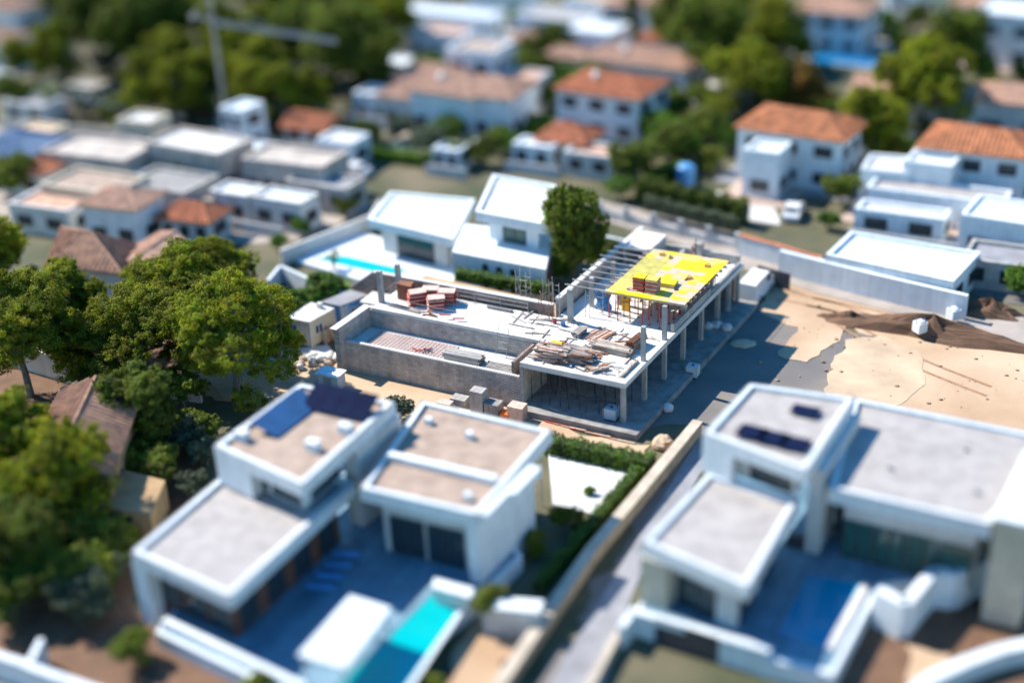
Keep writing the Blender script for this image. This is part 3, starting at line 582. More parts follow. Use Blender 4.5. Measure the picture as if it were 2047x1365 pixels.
block_stack('low grey block pallet on the sandy strip', P(920, 808), 1.4, 1.0, .6, CONC, n=2)
block_stack('low pink brick pallet left of the tall block stack', P(890, 815), 1.3, .8, .5, PINK, n=2)
block_stack('small orange brown brick pallet beside the corner pallet', P(1012, 836), .8, .8, .5, ORANGE, n=2)
def ibc(label, p, m=CARW):
    root = empty('water_tank', p, label, 'tank'); MB().box(p, 1.1, 1.0, .12, angD).build('pallet', DARK, root); MB().box(Vector(p)+Vector((0, 0, .13)), .98, .88, .95, angD).build('tank', m, root)
    MB().bar(Vector(p)+Vector((0, 0, 1.08)), Vector(p)+Vector((0, 0, 1.17)), .12, 10).build('lid', DARK, root)
    for s in (-1, 1):
        for t in (-1, 1): c = Vector(p)-AX*.54*s+BX*.49*t; MB().bar(c+Vector((0, 0, .1)), c+Vector((0, 0, 1.12)), .02).build('cage_post', STEEL, root)
ibc('pale blue water tank on the ground slab behind the corner column', S(1.3, .4, ZP), mat('pale_blue_plastic', (.35, .48, .60), rough=.4))
ibc('white plastic tank at the foot of the lane side columns', P(1385, 752), CARW)
MB().sphere(P(1335, 815, .3), .5, .5, .4, 12, 7, .1).build('cement_bag', WHITE2, smooth=True, label='single white bag lying on the asphalt near the ground slab corner', cat='bag')
MB().sphere(P(1325, 885, .3), .9, .8, .6, 12, 7, .15).build('sand_heap', SANDP, label='small pale sand heap at the top of the lane', cat='sand heap')
MB().sphere(P(1485, 688, .0), 1.2, .8, .35, 12, 7, .15).build('sand_heap', SANDP, label='pale sand patch heap on the dark asphalt beside the building', cat='sand heap')
for i, (x, y, s) in enumerate(((1415, 652, .5), (1433, 650, .6), (1452, 655, .55))):
    MB().sphere(P(x, y, .8), s, s*.8, .45, 10, 6, .12).build('cement_bag', WHITE2, smooth=True, label=['leftmost', 'middle', 'rightmost'][i]+' of three pale bags on ground slab beneath the deck', cat='bag', group='three pale bags on the ground slab')
for i in range(9):
    a = P(1090+i*16, 842+i*4.2, .1); MB().plank(a, a-AX*2.2+Vector((0, 0, .03*(i % 3))), .12, .07).build('ground_board', (REDP, TIMB, TIMP)[i % 3], label='red or brown board lying along the front of ground slab', cat='board', group='boards along the front of the ground slab')
# mound of spoil on the yard
def heap(label, px, rx, ry, h, m, name='spoil_heap', seed=1):
    c = P(*px, 0); rs = np.random.default_rng(seed); mb = MB(); nr, ns = 10, 26; vs = []; ph = rs.random(6)*6
    for i in range(nr+1):
        r = i/nr
        for j in range(ns):
            a = 2*math.pi*j/ns; k = 1+.22*math.sin(2*a+ph[0])+.15*math.sin(5*a+ph[1]); z = h*(1-r)**1.0*(1+.35*math.sin(3*a+ph[2]+r*6))+rs.random()*.15*(r < .9)-.1*r
            e = -AX*math.cos(a)*rx*r*k+BX*math.sin(a)*ry*r*k; vs.append((c.x+e.x, c.y+e.y, max(z, -.1)))
    mb.add(vs, [(i*ns+j, (i+1)*ns+j, (i+1)*ns+(j+1) % ns, i*ns+(j+1) % ns) for i in range(nr) for j in range(ns)]); return mb.build(name, m, label=label, cat='earth heap')
heap('long dark brown spoil heap across the sandy yard', (1860, 668), 9, 2.2, 1.5, REDE, seed=2)
heap('smaller brown spoil heap left of the long one', (1700, 640), 3.4, 1.0, .7, REDE, seed=4)
heap('low brown earth heap at far right of the sandy yard', (1975, 628), 4, 1.4, 1.3, REDE, seed=5)
st = MB()
for k in range(150):
    x = random.uniform(1480, 2047); y = random.uniform(600, 830)
    if k % 3 == 0: x, y = random.uniform(1600, 2000), random.gauss(668, 14)
    p = P(x, y, 0); r = random.choice((.05, .07, .1, .2))*random.uniform(.7, 1.2); st.sphere((p.x, p.y, .08), r, r*random.uniform(.6, 1), r*.6, 6, 4, .25)
st.build('stones', mat('rubble_stone', (.36, .23, .14), var=.3), label='loose stones and clods strewn over the sandy yard', cat='stones', kind='stuff')
for i, (a_, b_) in enumerate((((1560, 600), (1790, 660)), ((1600, 612), (2047, 700)), ((1640, 640), (1980, 800)))):
    for off in (0, 1.7):
        pts = [P(a_[0]+(b_[0]-a_[0])*t+14*math.sin(t*5+i), a_[1]+(b_[1]-a_[1])*t, 0)+BX*off for t in np.linspace(0, 1, 24)]; L_ = []; R_ = []
        for k in range(23): d = (pts[k+1]-pts[k]).normalized(); n = Vector((-d.y, d.x, 0))*.17; L_.append(pts[k]+n); R_.append(pts[k]-n)
        m_ = MB(); m_.add([(p.x, p.y, Z+.062) for p in L_+R_], [(k, k+1, 23+k+1, 23+k) for k in range(22)]); m_.build('tyre_track', mat('compacted_earth', (.33, .19, .105), var=.2, scale=2), kind='structure')
def car(label, px, m, ang=0, kind='car', z=0, cat=None):
    p = P(*px, z); root = empty('parked_'+kind, p, label, cat or kind, rz=ang)
    L, W, H = (4.3, 1.78, 1.45) if kind == 'car' else (5.2, 1.95, 2.2)
    if kind == 'car': prof = [(-2.1, .3), (-2.13, .75), (-1.9, .95), (-1.55, 1.0), (-1.0, 1.42), (.45, 1.45), (1.1, 1.0), (1.95, .85), (2.15, .6), (2.12, .3)]
    else: prof = [(-2.55, .35), (-2.6, 1.2), (-2.5, 2.1), (-2.2, 2.2), (1.0, 2.2), (1.75, 1.35), (2.45, 1.15), (2.6, .8), (2.58, .35)]
    mb = MB(); n = len(prof); vs = []
    for s, k in ((-1, 0), (1, 0)):
        for x, zz in prof: t = .86 if zz > 1.1 else 1.0; vs.append((x, s*W/2*t, zz))
    mb.add(vs, [tuple(range(n)), tuple(range(n, 2*n))[::-1]]+[(i, n+i, n+(i+1) % n, (i+1) % n) for i in range(n)]); b = mb.build('body', m, root, local=True)
    g_ = MB()
    if kind == 'car':
        g_.add([(1.02, -.7, 1.06), (1.02, .7, 1.06), (.5, .66, 1.42), (.5, -.66, 1.42)], [(0, 1, 2, 3)]); vs2 = [(x+.03, y, zz+.02) for x, y, zz in g_.v]; g_ = MB().add(vs2, [(0, 1, 2, 3)])
        g_.build('windscreen', GLASS, root, local=True)
        MB().add([(-1.58, -.7, 1.03), (-1.58, .7, 1.03), (-1.08, .66, 1.4), (-1.08, -.66, 1.4)], [(3, 2, 1, 0)]).build('rear_window', GLASS, root, local=True)
        for s in (-1, 1): MB().obox((-.25, s*.80, 1.17), (.95, 0, 0), (0, .05, 0), (0, 0, .13)).build('side_window', GLASS, root, local=True)
    else:
        MB().add([(1.72, -.78, 1.4), (1.72, .78, 1.4), (1.1, .76, 2.12), (1.1, -.76, 2.12)], [(0, 1, 2, 3)]).build('windscreen', GLASS, root, local=True)
        for s in (-1, 1): MB().obox((.8, s*.87, 1.65), (.4, 0, 0), (0, .05, 0), (0, 0, .25)).build('side_window', GLASS, root, local=True)
    for x in (-1.35, 1.35):
        for s in (-1, 1): MB().bar((x, s*W*.38, .32), (x, s*W*.5+.01, .32), .32, 12).build('wheel', RUB, root, local=True)
    for s in (-1, 1): MB().box((L/2-.02, s*.6, .62), .1, .3, .15).build('headlight', WHITE, root, local=True)
    return root
aB = math.atan2(BX.y, BX.x)
car('white van parked behind the far columns of the unfinished building', (1512, 588), CARW, aB, 'van')
car('white car parked on the asphalt in front of the pale house', (1585, 432), CARW, aB+.2)
car('red car parked on the drive beside the white tiled house', (1905, 282), CARR, 2.7)
for (x, y, l) in ((1838, 662, 'white bag put in for a highlight on the spoil heap, left of two on the sandy yard'), (1905, 636, 'white bag put in for a highlight behind the spoil heap, right of two on the yard')):  # white bags added to stand for two bright highlights
    b = empty('highlight_bag', P(x, y, .6), l, 'bag'); MB().box(b.location, .95, .95, .95, .4).build('sack', WHITE, b); MB().sphere(b.location+Vector((0, 0, .95)), .45, .45, .18, 10, 6, .1).build('fill', WHITE2, b)
    for dx in (-.4, .4): MB().bar(b.location+Vector((dx, -.3, .95)), b.location+Vector((dx, .3, 1.2)), .03).build('strap', BLUEC, b)
car('white car parked in front of the blue shaded house at right', (1935, 452), CARW, 1.2)
car('silver grey car parked below the crane in the grey yard', (708, 350), CARW, 2.6)
tr = empty('dumper_truck', S(28.0, 7.2, 0), 'dark dumper with white roof parked between basin wall and cabins', 'truck')
MB().box(S(28.0, 7.2, .5), 1.9, 2.2, 2.9, angD).build('cab', CARG, tr); MB().box(S(28.0, 7.2, 3.4), 2.0, 2.3, .22, angD).build('roof', WHITE2, tr); MB().box(S(28.0, 6.08, 2.2), 1.5, .1, .9, angD).build('windscreen', GLASS, tr)
for du in (-.9, .9):
    for dv in (-.7, .7): MB().bar(S(28+du, 7.2+dv, .5), S(28+du*1.15, 7.2+dv, .5), .5, 12).build('wheel', RUB, tr)

# ------------------------------------------------------------------ trees
def np_mesh(name, V, Fc, m, tint=None):
    me = bpy.data.meshes.new(name); k = Fc.shape[1]; n = len(Fc)
    me.vertices.add(len(V)); me.vertices.foreach_set('co', V.astype(np.float32).ravel()); me.loops.add(n*k); me.loops.foreach_set('vertex_index', Fc.astype(np.int32).ravel())
    me.polygons.add(n); me.polygons.foreach_set('loop_start', np.arange(0, n*k, k, dtype=np.int32)); me.update(calc_edges=True)
    if tint is not None:
        at = me.color_attributes.new('tint', 'FLOAT_COLOR', 'POINT'); c = np.ones((len(V), 4), np.float32); c[:, :3] = tint; at.data.foreach_set('color', c.ravel())
    me.materials.append(m); return me
def leaves(centres, norms, size, asp=.45, tint=None):
    n = len(centres); a = rng.normal(size=(n, 3)); a -= (a*norms).sum(1)[:, None]*norms*.5; a /= np.linalg.norm(a, axis=1)[:, None]+1e-6
    b = np.cross(norms, a); b /= np.linalg.norm(b, axis=1)[:, None]+1e-6; s = size*rng.uniform(.6, 1.3, n)[:, None]
    V = np.stack([centres+a*s, centres-a*s*.5+b*s*asp, centres-a*s*.5-b*s*asp], 1).reshape(-1, 3); Fc = np.arange(3*n).reshape(n, 3)
    return V, Fc, (None if tint is None else np.repeat(tint, 3, 0))
def crown_mesh(name, m, lobes, clumps, per, csize, leaf, up=.25, flat=.7, hole=.0):
    """lobes: rows (x,y,z,r); clumps of small leaves sit on every lobe's outside"""
    cs = []; ns = []; ti = []
    L = np.array(lobes)
    for x, y, z, r in L:
        nc = int(clumps*r*r/ (np.mean(L[:, 3])**2))+3
        d = rng.normal(size=(nc, 3)); d[:, 2] += up; d /= np.linalg.norm(d, axis=1)[:, None]
        rr = r*rng.uniform(.62, 1.12, nc)[:, None]; cc = np.array([x, y, z])+d*rr*np.array([1, 1, flat])
        keep = rng.random(nc) > hole; cc = cc[keep]; d = d[keep]; nc = len(cc)
        for c, dn in zip(cc, d):
            k = per; o = rng.normal(size=(k, 3)); o /= np.linalg.norm(o, axis=1)[:, None]+1e-6; sz = csize*rng.uniform(.6, 1.6)
            rad = rng.uniform(.25, 1.25, k)[:, None]*sz; p = c+o*rad*np.array([1, 1, .7]); cs.append(p); nn_ = o*.6+dn*.35+np.array([0, 0, .35])+rng.normal(size=(k, 3))*.42; ns.append(nn_/np.linalg.norm(nn_, axis=1)[:, None])
            t = rng.uniform(.6, 1.35); w_ = rng.uniform(-.16, .16); ti.append(np.tile([t*(1+w_), t, t*(1-w_)], (k, 1)))
    cs = np.concatenate(cs); ns = np.concatenate(ns); ti = np.concatenate(ti)*rng.uniform(.85, 1.15, (len(cs), 1))
    V, Fc, T = leaves(cs, ns, leaf, .5, ti); return np_mesh(name, V, Fc, m, T)
def trunk_mesh(h, r, lobes, m, lean=.4, fork=.5):
    mb = MB(); pts = [Vector((0, 0, -.2))]; a = random.random()*6.28
    for i in range(1, 6): t = i/5; pts.append(Vector((math.cos(a)*lean*t*t*h*.15+random.uniform(-.1, .1), math.sin(a)*lean*t*t*h*.15+random.uniform(-.1, .1), h*fork*t)))
    for i in range(5): mb.bar(pts[i], pts[i+1], r*(1-.09*i), 8, r*(1-.09*(i+1)))
    top = pts[-1]
    for x, y, z, rr in lobes:
        e = Vector((x, y, z-rr*.1)); mid = lerp(top, e, .5)+Vector((random.uniform(-.3, .3), random.uniform(-.3, .3), -.25*abs(e.z-top.z)*.5)); mb.bar(top-Vector((0, 0, .1)), mid, r*.42, 6, r*.3); mb.bar(mid, e, r*.3, 5, r*.1)
        for k in range(12):
            d = Vector(rng.normal(size=3)).normalized(); d.z = abs(d.z)*.6; st = lerp(mid, e, random.uniform(.3, 1)); mb.bar(st, st+d*rr*.95, r*.1, 3, r*.03)
    return mb.mesh('trunk', m)
protos = {}
def make_proto(key, leafmat, barkmat, H, Rr, nl, clumps, per, csize, leaf, shape='umbrella', hole=.1):
    lst = []
    for v in range({'big_pine': 4, 'pine': 4, 'bushy': 3}.get(key, 2)):
        lobes = []
        for i in range(nl):
            a = 2*math.pi*i/nl*1.618+random.random()*.5
            if shape == 'umbrella':
                q = math.sqrt((i+.5)/nl); x, y = math.cos(a*2.4)*Rr*.68*q, math.sin(a*2.4)*Rr*.68*q; z = H*(.78-.28*q*q)+random.uniform(-.08, .1)*H-(.26*H if i % 3 == 2 else 0); r = Rr*random.uniform(.20, .40)
            elif shape == 'cone':
                t = i/nl; q = (1-t)*.55; x, y = math.cos(a*2.4)*Rr*q, math.sin(a*2.4)*Rr*q; z = H*(.25+.68*t); r = Rr*(.55-.3*t)
            else:
                q = random.uniform(.1, .62); x, y = math.cos(a*2.4)*Rr*q, math.sin(a*2.4)*Rr*q; z = H*random.uniform(.38, .82); r = Rr*random.uniform(.36, .5)
            lobes.append((x, y, z, r))
        lst.append((crown_mesh('crown', leafmat, lobes, clumps, per, csize, leaf, hole=hole), trunk_mesh(H, H*.022+.06, lobes, barkmat, fork=.42 if shape == 'umbrella' else .3)))
    protos[key] = lst
make_proto('big_pine', LEAFP, BARKG, 13, 6.4, 24, 62, 84, .36, .125, 'umbrella', .16)
make_proto('pine', LEAFP, BARKG, 12, 4.8, 16, 48, 52, .38, .17, 'umbrella', .12)
make_proto('dark_pine', LEAFD, BARK, 13, 5.2, 15, 52, 44, .45, .25, 'round', .05)
make_proto('bushy', LEAFG, BARKG, 3.6, 2.4, 9, 26, 34, .28, .17, 'round', 0)
make_proto('yellow', LEAFY, BARKG, 3.4, 2.2, 8, 24, 34, .28, .19, 'round', 0)
make_proto('rusty', LEAFO, BARK, 8, 4.0, 14, 30, 36, .36, .22, 'cone', 0)
make_proto('grey', LEAFS, BARKG, 4.4, 2.8, 9, 26, 34, .32, .19, 'round', .05)
make_proto('darkbush', LEAFD, BARKG, 4.2, 2.8, 9, 26, 34, .32, .19, 'round', 0)
make_proto('cone', LEAFD, BARK, 9, 2.6, 14, 26, 36, .36, .2, 'cone', 0)
cnt = {}
def tree(key, px, sc=1.0, label=None, group=None, name='pine_tree', z=0, sz=None, cat='tree'):
    lst = protos[key]; i = cnt.get(key, 0); cnt[key] = i+1; cr, tk = lst[i % len(lst)]
    o = empty(name, P(*px, z), label, cat, group, rz=random.random()*6.28); o.scale = (sc, sc, sz or sc)
    link('crown', cr, o); link('trunk', tk, o); return o
# left, in front of and beside the cabins
T = tree
T('big_pine', (475, 800), 1.0, 'tall spreading pine right of the left cluster, close to the cabins')
T('big_pine', (300, 775), .92, 'broad bright green pine in the middle of the left cluster', sz=.86)
T('big_pine', (380, 700), .9, 'dense pine behind the middle of the left cluster')
T('big_pine', (62, 790), 1.02, 'dark tall pine at the left edge over the pale wall')
T('pine', (150, 700), .9, 'thin pine with bare grey branches below the tiled roof')
T('big_pine', (432, 655), .80, 'rounded pine behind the left cluster, nearest the white pool villa')
T('pine', (180, 770), .75, 'small crooked pine between two big ones by the pale wall', sz=.7)
T('pine', (560, 745), .62, 'small light green pine in front of the cream cabin')
T('pine', (-10, 640), 1.1, 'pine cut by the left edge beside the tiled roof house')
T('bushy', (588, 650), .95, 'bright green leafy tree left of the cream cabin', name='broadleaf_tree')
T('bushy', (655, 610), 1.0, 'bright green leafy tree behind the blue cabin', name='broadleaf_tree')
T('bushy', (620, 628), .8, 'bright green leafy bush between the two leafy trees', name='broadleaf_tree')
T('big_pine', (150, 1060), .70, 'yellow green topped pine at lower left over the ochre house', sz=.80)
T('pine', (5, 1120), .75, 'dark pine at the lower left edge beside the ochre house')
T('dark_pine', (60, 1180), .60, 'dark low tree at lower left corner behind the white wall', name='dark_tree')
T('darkbush', (150, 1200), 1.05, 'dark green shrub above the white wall at lower left', name='shrub', cat='shrub')
T('grey', (175, 1240), .8, 'blue green bush right of the dark shrub at lower left', name='shrub', cat='shrub')
T('darkbush', (30, 1240), .9, 'dark shrub touching the white wall at the left edge', name='shrub', cat='shrub')
T('darkbush', (215, 1130), .9, 'round dark bush beside the left villa corner pier', name='shrub', cat='shrub')
T('darkbush', (270, 1330), .55, 'small round dark bush on the red earth at the bottom', name='shrub', cat='shrub')
T('yellow', (210, 1060), .5, 'yellow green bush behind the lower left shrubs', name='shrub', cat='shrub')
T('yellow', (520, 1400), .6, 'yellow green bush cut by the bottom edge, left', name='shrub', cat='shrub')
T('yellow', (870, 1385), .4, 'small green bush cut by the bottom edge beside the pool', name='shrub', cat='shrub')
T('yellow', (980, 1225), .62, 'yellow green potted shrub behind the turquoise pool end', name='shrub', z=1.0, cat='shrub')
T('yellow', (1070, 1110), .55, 'yellow flowering bush at the right corner of the left villa', name='shrub', cat='shrub')
T('darkbush', (1130, 1060), .5, 'dark bush between the left villa and the hedge', name='shrub', cat='shrub')
T('bushy', (1180, 990), .22, 'tiny green plant on the white gravel yard', name='shrub', cat='shrub')
T('darkbush', (370, 815), .8, 'dark bush on the track below the pine cluster', name='shrub', cat='shrub')
T('darkbush', (205, 800), .6, 'dark bush under the small crooked pine', name='shrub', cat='shrub')
T('grey', (800, 838), .5, 'dry grassy shrub behind the left villa roof', name='shrub', cat='shrub')
T('dark_pine', (1150, 592), .98, 'dark dense tree standing between white villa and the formwork', name='dark_tree', sz=1.0).scale = (.6, .6, 1.0)
T('bushy', (1120, 560), .75, 'lit green shrub at the foot of the dark dense tree', name='shrub', cat='shrub')
T('darkbush', (1200, 540), .7, 'dark shrub beside the tall block wall', name='shrub', cat='shrub')
# wood at upper left
W = [(120, 170, 'pine', .9), (200, 150, 'dark_pine', 1.15), (265, 165, 'dark_pine', 1.2), (330, 150, 'dark_pine', 1.1), (150, 60, 'dark_pine', .9), (230, 40, 'pine', 1), (330, 30, 'pine', 1.1), (420, 40, 'dark_pine', 1), (500, 30, 'pine', 1),
     (580, 60, 'pine', 1.1), (650, 90, 'pine', 1.1), (720, 110, 'pine', 1.0), (780, 120, 'pine', 1.05), (380, 120, 'pine', 1.1), (450, 150, 'pine', 1.0), (540, 150, 'pine', 1.0), (620, 160, 'dark_pine', 1.0), (690, 190, 'dark_pine', 1.05),
     (740, 200, 'dark_pine', .95), (300, 225, 'pine', .85), (365, 240, 'pine', .85), (408, 215, 'pine', .7), (512, 245, 'pine', .8), (570, 255, 'pine', .85), (620, 240, 'pine', .7), (280, 250, 'pine', .55), (530, 215, 'pine', .95), (350, 200, 'pine', 1.0), (462, 190, 'pine', .9)]
for i, (x, y, k, s) in enumerate(W):
    T(k, (x, y), s, 'green pine in the wood round the crane at upper left' if k == 'pine' else 'dark pine in the wood round the crane at upper left', 'bright pines of the upper left wood' if k == 'pine' else 'dark pines of the upper left wood')
T('darkbush', (30, 225), 1.3, 'grey green tree at the left edge below the wire', name='broadleaf_tree')
T('pine', (40, 165), .6, 'wide flat green tree at the left edge behind the wire')
T('pine', (100, 160), .55, 'wide flat green tree left of the utility poles')
T('grey', (175, 235), .8, 'white flowering bush beside the palm at upper left', name='shrub', cat='shrub')
T('darkbush', (235, 245), .6, 'dark shrub right of the white flowering bush', name='shrub', cat='shrub')
for x, y, s, l in ((240, 262, .5, 'yellow green plant below the cables'), (30, 70, .8, 'bright green bush beside the pinkish roof at top left'), (60, 130, .5, 'bright bush right of solar roof house')): T('yellow', (x, y), s, l, name='shrub', cat='shrub')
# centre and right background greenery
for (k, x, y, s, l) in (('darkbush', 1100, 130, 1.5, 'dark round tree between the pink roofed houses'), ('darkbush', 1040, 160, 1.0, 'dark tree left of the dark round tree'), ('bushy', 1180, 190, 1.2, 'bright tree behind the red roofed white house'),
     ('bushy', 1230, 170, .9, 'bright bush behind red roof, right'), ('bushy', 1110, 215, 1.1, 'bright tree left of the red roofed white house'), ('cone', 1262, 95, .95, 'narrow dark conifer in front of the orange roofed house'), ('bushy', 1040, 60, .8, 'yellow bush near the top middle street'),
     ('darkbush', 1180, 90, 1.0, 'dark tree left of the narrow conifer'), ('darkbush', 850, 165, .9, 'dark tree behind the pinkish flat roofs'), ('bushy', 900, 275, .9, 'green tree in front of the blue white houses'), ('bushy', 870, 292, .8, 'green bush left of the round white tank'),
     ('darkbush', 960, 330, .9, 'dark tree behind the white pool villa'), ('bushy', 1010, 310, .9, 'green tree behind the white pool villa, right'), ('bushy', 1070, 285, .8, 'green tree below the red roofed house, left'), ('darkbush', 910, 325, .7, 'dark bush beside white yard'),
     ('bushy', 1320, 300, 1.4, 'bright tree right of the red roofed white house'), ('darkbush', 1345, 330, 1.3, 'dark tree above the long hedge'), ('darkbush', 1270, 370, 1.2, 'dark tree left of the long hedge'), ('bushy', 1240, 400, .8, 'bright bush by the road bend'),
     ('darkbush', 1410, 290, 1.2, 'dark tree below the big pine at upper right'), ('bushy', 1380, 320, .9, 'bright bush behind the blue tank'), ('bushy', 1450, 300, 1.0, 'bright tree left of the orange roofed pale house'), ('yellow', 1420, 345, .9, 'yellow green bush beside the blue tank'),
     ('grey', 1440, 245, .8, 'grey green bush at the foot of the big pine'), ('bushy', 1550, 235, .75, 'round bright green bush right of the big pine'), ('grey', 1500, 240, .8, 'pale bush between the round bush and pine trunk'), ('darkbush', 1640, 245, .8, 'dark bush behind the orange roof'),
     ('bushy', 1300, 390, .7, 'low bright bush at the end of the long hedge'), ('darkbush', 1350, 250, 1.1, 'dark tree at the right of the red roofed house'), ('bushy', 1650, 260, .6, 'bright bush at the foot of the flat topped pine'), ('darkbush', 1770, 330, .9, 'dark bush right of the forked pine trunk'),
     ('bushy', 1960, 170, 1.1, 'green tree in front of the white house at top right'), ('darkbush', 1985, 110, 1.2, 'dark tree beside the white house at top right'), ('yellow', 1985, 190, .7, 'yellow hedge bush at the right street'), ('bushy', 1960, 300, .6, 'green bush by the right hand drive'),
     ('darkbush', 1680, 410, .8, 'dark bush right of the orange roofed pale house'), ('bushy', 1655, 460, .6, 'green bush above the long white wall'), ('bushy', 2040, 590, .9, 'green bush at the right edge above the sandy yard'), ('darkbush', 1885, 190, .8, 'dark bush under the right pines'),
     ('bushy', 1760, 75, 1.2, 'bright tree behind the pool of the blue white house'), ('darkbush', 1600, 130, .9, 'dark bush left of the blue white house'), ('bushy', 600, 470, .6, 'green bush left of the white pool villa'), ('bushy', 560, 500, .5, 'green bush behind the cabins by the wall'),
     ('darkbush', 380, 380, .8, 'dark bush in the grey yard'), ('yellow', 370, 410, .6, 'yellow bush in the grey yard'), ('darkbush', 30, 400, 1.2, 'dark tree at the left edge above the tiled roof')):
    T(k, (x, y), s, l, name='broadleaf_tree' if s > .75 else 'shrub', cat='tree' if s > .75 else 'shrub')
T('big_pine', (1490, 245), .92, 'large rounded pine left of the rusty cedar'); T('big_pine', (1725, 335), .82, 'flat topped pine with forked trunk above the orange roof')
T('big_pine', (1835, 285), 1.05, 'tallest pine at right standing before the white tiled house', sz=1.12); T('dark_pine', (1410, 190), 1.15, 'dark pine at top right behind the large rounded pine', name='dark_tree'); T('dark_pine', (1370, 130), 1.0, 'dark pine left of the two dark ones at the top', name='dark_tree')
T('big_pine', (1540, 135), .9, 'pine at the top behind the large rounded pine, right'); T('rusty', (1605, 235), .95, 'rusty orange cedar between the big pines', name='cedar_tree'); T('dark_pine', (1905, 160), .8, 'dark pine right of the tallest pine', name='dark_tree')
T('darkbush', (1560, 190), 1.2, 'dark tree behind the rusty cedar', name='broadleaf_tree'); T('dark_pine', (1460, 60), 1.0, 'dark pine cut by the top edge at right', name='dark_tree')
# palms
def frond_mesh(L):
    mb = MB(); pts = []
    for i in range(8): t = i/7; pts.append(Vector((L*t*(1-.15*t), 0, L*(.45*t-.75*t*t))))
    for i in range(7): mb.bar(pts[i], pts[i+1], .04*(1-i/8), 4)
    for i in range(1, 22):
        t = i/22; k = min(6, int(t*7)); p = lerp(pts[k], pts[k+1], t*7-k); l = L*.28*math.sin(math.pi*min(1, t*1.05+.12))+.1
        for s in (-1, 1): mb.add([p, p+Vector((.05, 0, .02)), p+Vector((l*.5, s*l, -l*.25))], [(0, 1, 2)])
    return mb.mesh('frond', FROND)
fr = frond_mesh(2.6); ptk = MB()
for i in range(14): ptk.bar((0, 0, i*.32), (0, 0, (i+1)*.32), .26, 8, .20)
ptm = ptk.mesh('trunk', BARK)
for i, (x, y, s, l) in enumerate(((105, 232, 1.1, 'large palm at upper left by the grey roof'), (642, 268, .9, 'grey palm beside the red roof under the wood'), (1845, 290, .85, 'palm in front of the white tiled house'),
        (1870, 60, 1.2, 'left of two palms at the top right'), (1915, 55, 1.2, 'right of two palms at the top right'), (1232, 497, .3, 'tiny palm beside the tall block wall end'), (1800, 300, .5, 'small palm left of the one before the tiled house'), (668, 545, .55, 'small palm beside the turquoise pool edge'))):
    o = empty('palm_tree', P(x, y), l, 'palm', rz=i); o.scale = (s, s, s); link('trunk', ptm, o, sc=(1, 1, .8))
    for k in range(22): link('frond', fr, o, (0, 0, 3.6), (0, -R([10, -8, -28, -50][k % 4]), k*2.4), random.uniform(.8, 1.1))
# hedges
def hedge(label, pts, h, th, m=LEAFG, z=0, dens=60, name='hedge', leaf=.14):
    root = empty(name, Vector((pts[0][0], pts[0][1], z)), label, 'hedge'); cs = []; ns = []; core = MB()
    for a, b in zip(pts, pts[1:]):
        a = Vector((a[0], a[1], 0)); b = Vector((b[0], b[1], 0)); d = b-a; L = d.length; u = d/L; n = Vector((-u.y, u.x, 0)); core.wallseg(a, b, th*.8, z, z+h*.92)
        k = int(dens*L*(2*h+th)); s = rng.random(k)*L; f = rng.random(k)*(2*h+th)
        for si, fi in zip(s, f):
            if fi < h: q, zz, nn_ = -th/2, fi, -n
            elif fi < h+th: q, zz, nn_ = fi-h-th/2, h, Vector((0, 0, 1))
            else: q, zz, nn_ = th/2, fi-h-th, n
            w_ = .08*math.sin(si*3.1)+.05*math.sin(si*7.7); p = a+u*si+n*(q*(1+w_))+nn_*random.uniform(-.08, .12); cs.append((p.x, p.y, z+zz*(1+w_)+random.uniform(-.05, .08))); ns.append(tuple(nn_))
    core.build('twigs', mat('hedge_core', (.03, .045, .01)), root)
    cs = np.array(cs)-np.array(root.location); ns = np.array(ns)+rng.normal(size=(len(cs), 3))*.5; ns /= np.linalg.norm(ns, axis=1)[:, None]; ti = np.tile(rng.uniform(.7, 1.3, (len(cs), 1)), (1, 3))
    V, Fc, Tn = leaves(cs, ns, leaf, .6, ti); link('foliage', np_mesh('foliage', V, Fc, m, Tn), root)
hedge('tall dark clipped hedge above the road behind the unfinished building', PX([(1278, 400), (1490, 450)], 0), 2.6, 1.6, LEAFD, leaf=.2)
hedge('dark hedge behind the tall clipped one, shorter', PX([(1290, 375), (1375, 355)], 0), 2.0, 1.2, LEAFG, leaf=.2)
hedge('mixed flowering hedge on top of the white road wall', PX([(1290, 432), (1475, 478)], 0), 1.5, .9, LEAFS, z=.8)
hedge('bright hedge between sandy strip and the white gravel yard', PX([(1095, 900), (1300, 945)], 0), 1.3, 1.4, LEAFG)
hedge('long narrow hedge running down beside the tan lane wall', PX([(1300, 925), (1075, 1185)], 0), 1.0, .8, LEAFG)
hedge('clipped green hedge along the lawn in front of the blue white houses', PX([(690, 310), (860, 333)], 0), 1.2, 1.0, LEAFG, leaf=.2)
hedge('rough green hedge in front of the white pool villa', PX([(915, 578), (1100, 610)], 1.5), 1.0, .9, LEAFG, z=2.6)
hedge('green hedge beside the left villa wing on the garden side', PX([(320, 1080), (430, 1000)], 0), .6, .6, LEAFG)
hedge('low hedge beside the turquoise pool of white villa', PX([(570, 560), (690, 590)], 0), .8, .8, LEAFY)
hedge('green hedge along the street at far right', PX([(1940, 185), (2047, 190)], 0), 1.4, 1.0, LEAFY, leaf=.2)

